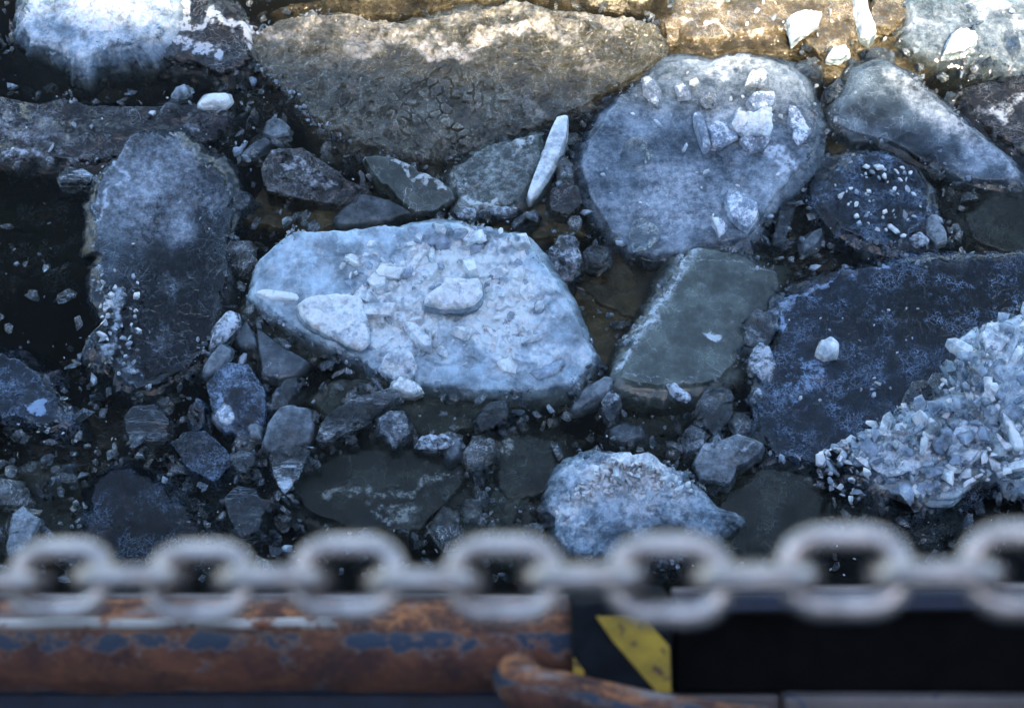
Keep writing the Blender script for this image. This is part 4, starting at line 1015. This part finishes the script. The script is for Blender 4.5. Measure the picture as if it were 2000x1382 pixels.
lying('bright white chunk on the top right corner floe', [(1846, 98), (1858, 72), (1882, 54), (1906, 60), (1910, 80), (1886, 98)], 0.068, 0.06, 'snow', 1.0, (0, 0.15))
lying('white crusted flake on the dark blue floe', [(1600, 690), (1604, 664), (1622, 656), (1638, 672), (1632, 694), (1612, 698)], 0.048, 0.04, 'white', 0.5)
lying('lens shaped clear piece at the left rim of the crushed heap', [(1818, 744), (1826, 724), (1850, 730), (1866, 752), (1852, 770), (1830, 762)], 0.088, 0.05, 'clear', 0.3)
lying('faceted clear nugget left of the crushed heap', [(1770, 772), (1786, 748), (1812, 744), (1828, 770), (1804, 796), (1780, 790)], 0.068, 0.06, 'clear', 0.25)
lying('big frosted boulder in the lower part of the crushed heap', [(1850, 860), (1870, 824), (1920, 818), (1952, 850), (1940, 880), (1900, 904), (1866, 896)], 0.138, 0.1, 'snow', 0.75, n=110, m=20)
lying('snowy lump at the lower left of the crushed heap', [(1690, 890), (1720, 850), (1780, 838), (1840, 850), (1850, 890), (1800, 920), (1730, 924)], 0.088, 0.1, 'snow', 0.8, n=120, m=22, chip=0.016)
lying('striped overhanging lump at the bottom of the crushed heap', [(1800, 950), (1812, 916), (1850, 900), (1890, 910), (1894, 946), (1862, 972), (1820, 968)], 0.068, 0.12, 'slush', 0.7, n=120, m=22)
lying('tall pale stick leaning in the crushed heap', [(1956, 800), (1968, 796), (1988, 840), (2000, 872), (1984, 876), (1966, 836)], 0.158, 0.05, 'white', 0.6, smooth=True)
lying('upper pale block of the crushed heap near the right edge', [(1922, 650), (1930, 628), (1966, 632), (1972, 668), (1946, 694), (1922, 688)], 0.118, 0.08, 'white', 0.65)

# ------------------------------------------------------------------ the heap of crushed ice on the dark blue floe
HEAP = [(1868, 668), (1900, 640), (1960, 615), (2060, 590), (2150, 640), (2150, 930), (2050, 972), (1985, 968), (1950, 930), (1890, 950), (1820, 972), (1760, 960), (1700, 930), (1640, 890), (1690, 845), (1760, 800), (1830, 765), (1858, 720)]
floe('crushed_ice', 'mass of crushed pale ice heaped on the right of the dark blue floe', 'crushed ice', HEAP, 0.045, 0.06, (0.03, 0), 'slush',
     n=360, m=70, amp=0.03, freq=7, chip=0.03, chipf=15, bevel=0.05, jit=0.02, hump=0.06, skirt=0.0, frost=[('b', 0.5), ('e', 1800, 890, 110, 50, 0.8), ('e', 1980, 720, 120, 110, 0.6)], big=False)

def inside(px, py, poly):
    P = np.asarray(poly, float)
    c = False
    j = len(P) - 1
    for i in range(len(P)):
        if (P[i, 1] > py) != (P[j, 1] > py) and px < (P[j, 0] - P[i, 0]) * (py - P[i, 1]) / (P[j, 1] - P[i, 1]) + P[i, 0]:
            c = not c
        j = i
    return c
CHIPS = []                                          # (x, y, size, z, kind) of chips too many to be things of their own
SIZEW = ('small', 'middling', 'large')
KINDW = {'clear': 'glassy', 'white': 'white', 'frosted': 'frosted', 'pebble': 'grey', 'crystal': 'bluish'}
def where_in(x, y, box):
    x0, y0, x1, y1 = box
    v = ('top', 'upper', 'middle', 'lower', 'bottom')[min(4, max(0, int(5 * (y - y0) / (y1 - y0))))]
    h = ('far left', 'left', 'centre', 'right', 'far right')[min(4, max(0, int(5 * (x - x0) / (x1 - x0))))]
    return {'middle centre': 'middle'}.get(v + ' ' + h, v + ' ' + h)
def scatter(n, poly, size, zf, mats, label, group, tilt=35, cat='ice shard', name='ice_shard', keep=0.5):
    P = np.asarray(poly, float)
    x0, y0 = P.min(0); x1, y1 = P.max(0)
    got = []; guard = 0
    while len(got) < n and guard < n * 60:
        guard += 1
        x, y = RN.uniform(x0, x1), RN.uniform(y0, y1)
        if x > 2030 or x < -30 or y < -25 or not inside(x, y, P): continue
        s = size[0] * (size[1] / size[0]) ** (RN.random() ** 1.7)
        got.append((s, x, y, zf(x, y), RN.choice(mats)))
    got.sort(reverse=True)
    nk = int(keep * n)
    for i, (s, x, y, z, mt) in enumerate(got):
        if i < nk:
            sw = 'large' if i < nk * 0.2 else ('middling' if i < nk * 0.6 else 'small')
            shard(x, y, s, z, mt, '%s %s %s, %s' % (sw, KINDW[mt], label, where_in(x, y, (x0, y0, min(x1, 2000), y1))), group, name, cat, tilt)
        else:
            CHIPS.append((x, y, s, z, mt))
heap_c = (1960.0, 790.0)
def heap_z(x, y):
    d = math.hypot((x - heap_c[0]) / 280.0, (y - heap_c[1]) / 200.0)
    return 0.06 + 0.085 * max(0, 1 - d * d) + RN.uniform(-0.008, 0.02)
scatter(420, HEAP, (12, 62), heap_z, ['crystal', 'crystal', 'crystal', 'white', 'clear'], 'shard in the crushed heap at the right edge', 'shards of the crushed ice heap', 45, keep=0.19)
scatter(130, [(1600, 880), (1690, 830), (1780, 780), (1800, 800), (1720, 940), (1660, 990), (1600, 930)], (8, 42), lambda x, y: 0.03 + RN.uniform(0, 0.02), ['crystal', 'white', 'crystal'], 'shard spilling left from the crushed heap', 'shards spilling from the crushed heap', keep=0.14)
# crushed ice on the centre floe
def centre_z(x, y):
    q = at_z(x, y, 0.045); c = at_z(820, 600, 0.045)
    return 0.045 + 0.17 * (q[1] - c[1]) + RN.uniform(-0.012, 0.008)
scatter(200, [(660, 480), (850, 440), (1000, 455), (1060, 520), (1120, 660), (1080, 720), (960, 720), (800, 700), (700, 640), (640, 560)], (12, 80), centre_z, ['white', 'white', 'white', 'crystal'], 'shard bedded in the crushed ice on the centre floe', 'shards on the centre floe', 24, keep=0.3)
scatter(12, [(830, 436), (1010, 446), (1030, 470), (840, 456)], (18, 46), lambda x, y: centre_z(x, y) + 0.01, ['crystal', 'white'], 'shard standing on the upper rim of the centre floe', 'shards on the rim of the centre floe', 60, keep=1.0)
# chips on other floes
scatter(46, [(1180, 240), (1300, 130), (1500, 120), (1570, 200), (1560, 320), (1450, 450), (1250, 470), (1150, 340)], (7, 26), lambda x, y: 0.045 + RN.uniform(0, 0.01), ['crystal', 'crystal', 'white'], 'chip on the round blue floe', 'chips on the round blue floe', keep=0.5)
scatter(60, [(1620, 370), (1690, 312), (1780, 326), (1806, 400), (1760, 470), (1680, 440)], (7, 26), lambda x, y: 0.035 + RN.uniform(0, 0.008), ['crystal', 'white', 'white'], 'chip on the small round dark floe', 'chips on the small dark floe', keep=0.35)
scatter(70, [(200, 520), (270, 540), (280, 740), (230, 730), (190, 650)], (8, 24), lambda x, y: 0.04 + RN.uniform(0, 0.01), ['crystal', 'white', 'frosted'], 'chip along the ragged left rim of the upright floe', 'chips on the rim of the upright floe', keep=0.3)
scatter(10, [(230, 290), (330, 300), (420, 400), (420, 500), (220, 480)], (6, 18), lambda x, y: 0.04, ['crystal', 'white'], 'chip on the upper half of the upright floe', 'chips on top of the upright floe')
scatter(26, [(1540, 620), (1660, 580), (1800, 600), (1780, 740), (1640, 800), (1530, 800)], (5, 20), lambda x, y: 0.032 + RN.uniform(0, 0.01), ['crystal', 'white', 'crystal'], 'chip on the bare part of the dark blue floe', 'chips on the dark blue floe', keep=0.4)
scatter(170, [(1085, 1010), (1170, 890), (1290, 905), (1370, 965), (1300, 960), (1120, 970)], (8, 30), lambda x, y: 0.075 + 0.3 * (at_z(x, y, 0.1)[1] - at_z(1240, 985, 0.1)[1]) + 0.006, ['white'], 'crystal crusting the granular snow mound', 'crystals on the snow mound', keep=0.04)
scatter(16, [(1320, 0), (1650, 0), (1650, 80), (1500, 55), (1340, 60)], (7, 22), lambda x, y: 0.035, ['crystal', 'white'], 'chip on the sunlit golden floe', 'chips on the sunlit floe', keep=0.4)
scatter(14, [(1780, 10), (1990, 0), (1990, 110), (1800, 90)], (7, 24), lambda x, y: 0.045, ['crystal', 'white', 'frosted'], 'chip on the top right corner floe', 'chips on the corner floe', keep=0.4)
scatter(18, [(20, 215), (430, 210), (420, 265), (150, 300), (10, 300)], (6, 20), lambda x, y: 0.015, ['crystal', 'white', 'frosted'], 'chip on the long dark slab', 'chips on the long dark slab', keep=0.4)

# ------------------------------------------------------------------ loose ice in the gaps
ZONES = [((0, 300, 190, 690), 'left of the upright floe'), ((120, 690, 400, 1080), 'below the upright floe'), ((400, 600, 620, 1080), 'around the left pebble cluster'),
         ((440, 130, 660, 620), 'between the upright and the huge brown floe'), ((660, 300, 1150, 460), 'between the huge brown and centre floes'),
         ((620, 740, 1100, 1090), 'below the centre floe'), ((1040, 440, 1330, 740), 'between the centre floe and the olive trapezoid'),
         ((1120, 740, 1500, 960), 'below the olive trapezoid'), ((1440, 380, 1640, 620), 'between the round blue and dark blue floes'),
         ((1580, 90, 1900, 500), 'around the slanting slab'), ((1280, 0, 1780, 200), 'in the sunlit gaps at the top right'), ((1560, 940, 2000, 1090), 'in the black water below the crushed heap'),
         ((0, 100, 520, 330), 'around the long dark slab'), ((1820, 100, 2000, 520), 'near the upper right edge'), ((0, 820, 180, 1090), 'in the bottom left corner')]
def in_gap(x, y):
    if x < 190 and 320 < y < 690 and RN.random() < 0.85: return False
    return not any(inside(x, y, P) for P in BIG)
def zone_loose(n, size, zr, mats, word, grp, tilt, name, keep):
    for (x0, y0, x1, y1), where in ZONES:
        area = (x1 - x0) * (y1 - y0)
        want = max(3, int(n * area / 120000.0))
        got = []; g = 0
        while len(got) < want and g < want * 40:
            g += 1
            x, y = RN.uniform(x0, x1), RN.uniform(y0, y1)
            if not in_gap(x, y): continue
            s = size[0] * (size[1] / size[0]) ** (RN.random() ** 1.6)
            got.append((s, x, y, RN.uniform(*zr), RN.choice(mats)))
        got.sort(reverse=True)
        nk = int(round(len(got) * keep))
        for i, (s, x, y, z, mt) in enumerate(got):
            if i < nk:
                sw = 'large' if i < nk * 0.2 else ('middling' if i < nk * 0.6 else 'small')
                shard(x, y, s, z, mt, '%s %s %s %s, %s' % (sw, KINDW[mt], word, where, where_in(x, y, (x0, y0, x1, y1))), grp + ' ' + where, name, name.replace('_', ' '), tilt)
            else:
                CHIPS.append((x, y, s, z, mt))
zone_loose(24, (9, 40), (-0.006, 0.010), ['clear', 'clear', 'clear', 'frosted', 'crystal'], 'shard afloat', 'loose shards', 40, 'ice_shard', 0.28)
zone_loose(5, (26, 84), (-0.12, -0.025), ['pebble', 'frosted', 'frosted'], 'sunken lump', 'sunken lumps', 30, 'ice_lump', 1.0)

# fine bits that nobody could count: joined
def joined(name, label, items, seed, levs):
    """items: (centre, size in metres, kind)"""
    rg = np.random.default_rng(seed); rr = random.Random(seed)
    pv = []
    for k in range(10):
        me = hull_mesh(seed * 31 + k, 0.3 + 0.06 * (k % 5), 1.0 + 0.4 * (k % 4), 9)
        v = np.zeros(len(me.vertices) * 3); me.vertices.foreach_get('co', v)
        me.calc_loop_triangles()
        f = np.zeros(len(me.loop_triangles) * 3, np.int32); me.loop_triangles.foreach_get('vertices', f)
        pv.append((v.reshape(-1, 3), f.reshape(-1, 3)))
        bpy.data.meshes.remove(me)
    kinds = sorted(set(i[2] for i in items))
    VV, FF, MI, FR, n0 = [], [], [], [], 0
    for c, s, kd in items:
        v, f = pv[rr.randrange(len(pv))]
        A = np.linalg.qr(rg.normal(size=(3, 3)))[0]
        if np.linalg.det(A) < 0: A[:, 0] *= -1
        VV.append(v @ A.T * s + c); FF.append(f + n0); n0 += len(v)
        MI.append(np.full(len(f), kinds.index(kd))); FR.append(np.full(len(v), levs[kd] * rr.uniform(0.5, 1.4)))
    me = mesh_np(name, np.concatenate(VV), [np.concatenate(FF)], False)
    for kd in kinds: me.materials.append(MAT[kd])
    me.polygons.foreach_set('material_index', np.concatenate(MI).astype(np.int32))
    frost_attr(me, np.concatenate(FR))
    o = link(name, me)
    tag(o, label, 'brash ice', kind='stuff')
LEV = {'clear': 0.1, 'white': 0.6, 'frosted': 0.35, 'pebble': 0.3, 'crystal': 0.3}
items = []
for x, y, s, z, mt in CHIPS:
    c = at_z(x, y, z); dep = c[1] * SP - (c[2] - CAM_H) * CP
    items.append((c, s / PX * dep * 0.9, mt))
rr = random.Random(31)
for Q, zz, sd in RIMS:                              # crust of broken bits along the floes' rims, in clumps
    cl = vnoise(Q[:, 0] * 9, Q[:, 1] * 9, sd)
    for i in range(len(Q)):
        if cl[i] > 0.68 and zz[i] > -0.02:
            for _ in range(rr.randint(1, 2)):
                c = Q[i] + np.array([rr.gauss(0, 0.012), rr.gauss(0, 0.012), 0]); c[2] = zz[i] + rr.uniform(-0.004, 0.006)
                items.append((c, 0.006 + 0.02 * rr.random() ** 2.5, rr.choice(['clear', 'frosted', 'crystal'])))
joined('ice_chips', 'countless small ice chips strewn over the floes', items, 3, LEV)
def gap_items(count, zr, size, kinds, seed):
    rr = random.Random(seed); out = []; g = 0
    while len(out) < count and g < count * 30:
        g += 1
        x, y = rr.uniform(-260, 2260), rr.uniform(-90, 1130)
        if vnoise(np.array([x * 0.012]), np.array([y * 0.012]), seed)[0] < rr.uniform(0.2, 0.55) or not in_gap(x, y): continue
        out.append((at_z(x, y, rr.uniform(*zr)), size[0] * (size[1] / size[0]) ** (rr.random() ** 1.8), rr.choice(kinds)))
    return out
joined('brash_ice', 'fine glassy brash ice floating in the gaps between the floes', gap_items(2600, (-0.012, 0.005), (0.006, 0.055), ['clear', 'clear', 'clear', 'frosted'], 5) + gap_items(420, (-0.03, 0.0), (0.035, 0.10), ['clear', 'clear', 'clear', 'frosted'], 8) + gap_items(250, (0.0, 0.006), (0.004, 0.011), ['white'], 6), 5, LEV)  # the tiny white chips stand in for glints in the gaps
joined('brash_ice', 'fine murky brash ice hanging under the water between the floes', gap_items(1300, (-0.15, -0.03), (0.02, 0.09), ['clear', 'frosted'], 9), 9, LEV)
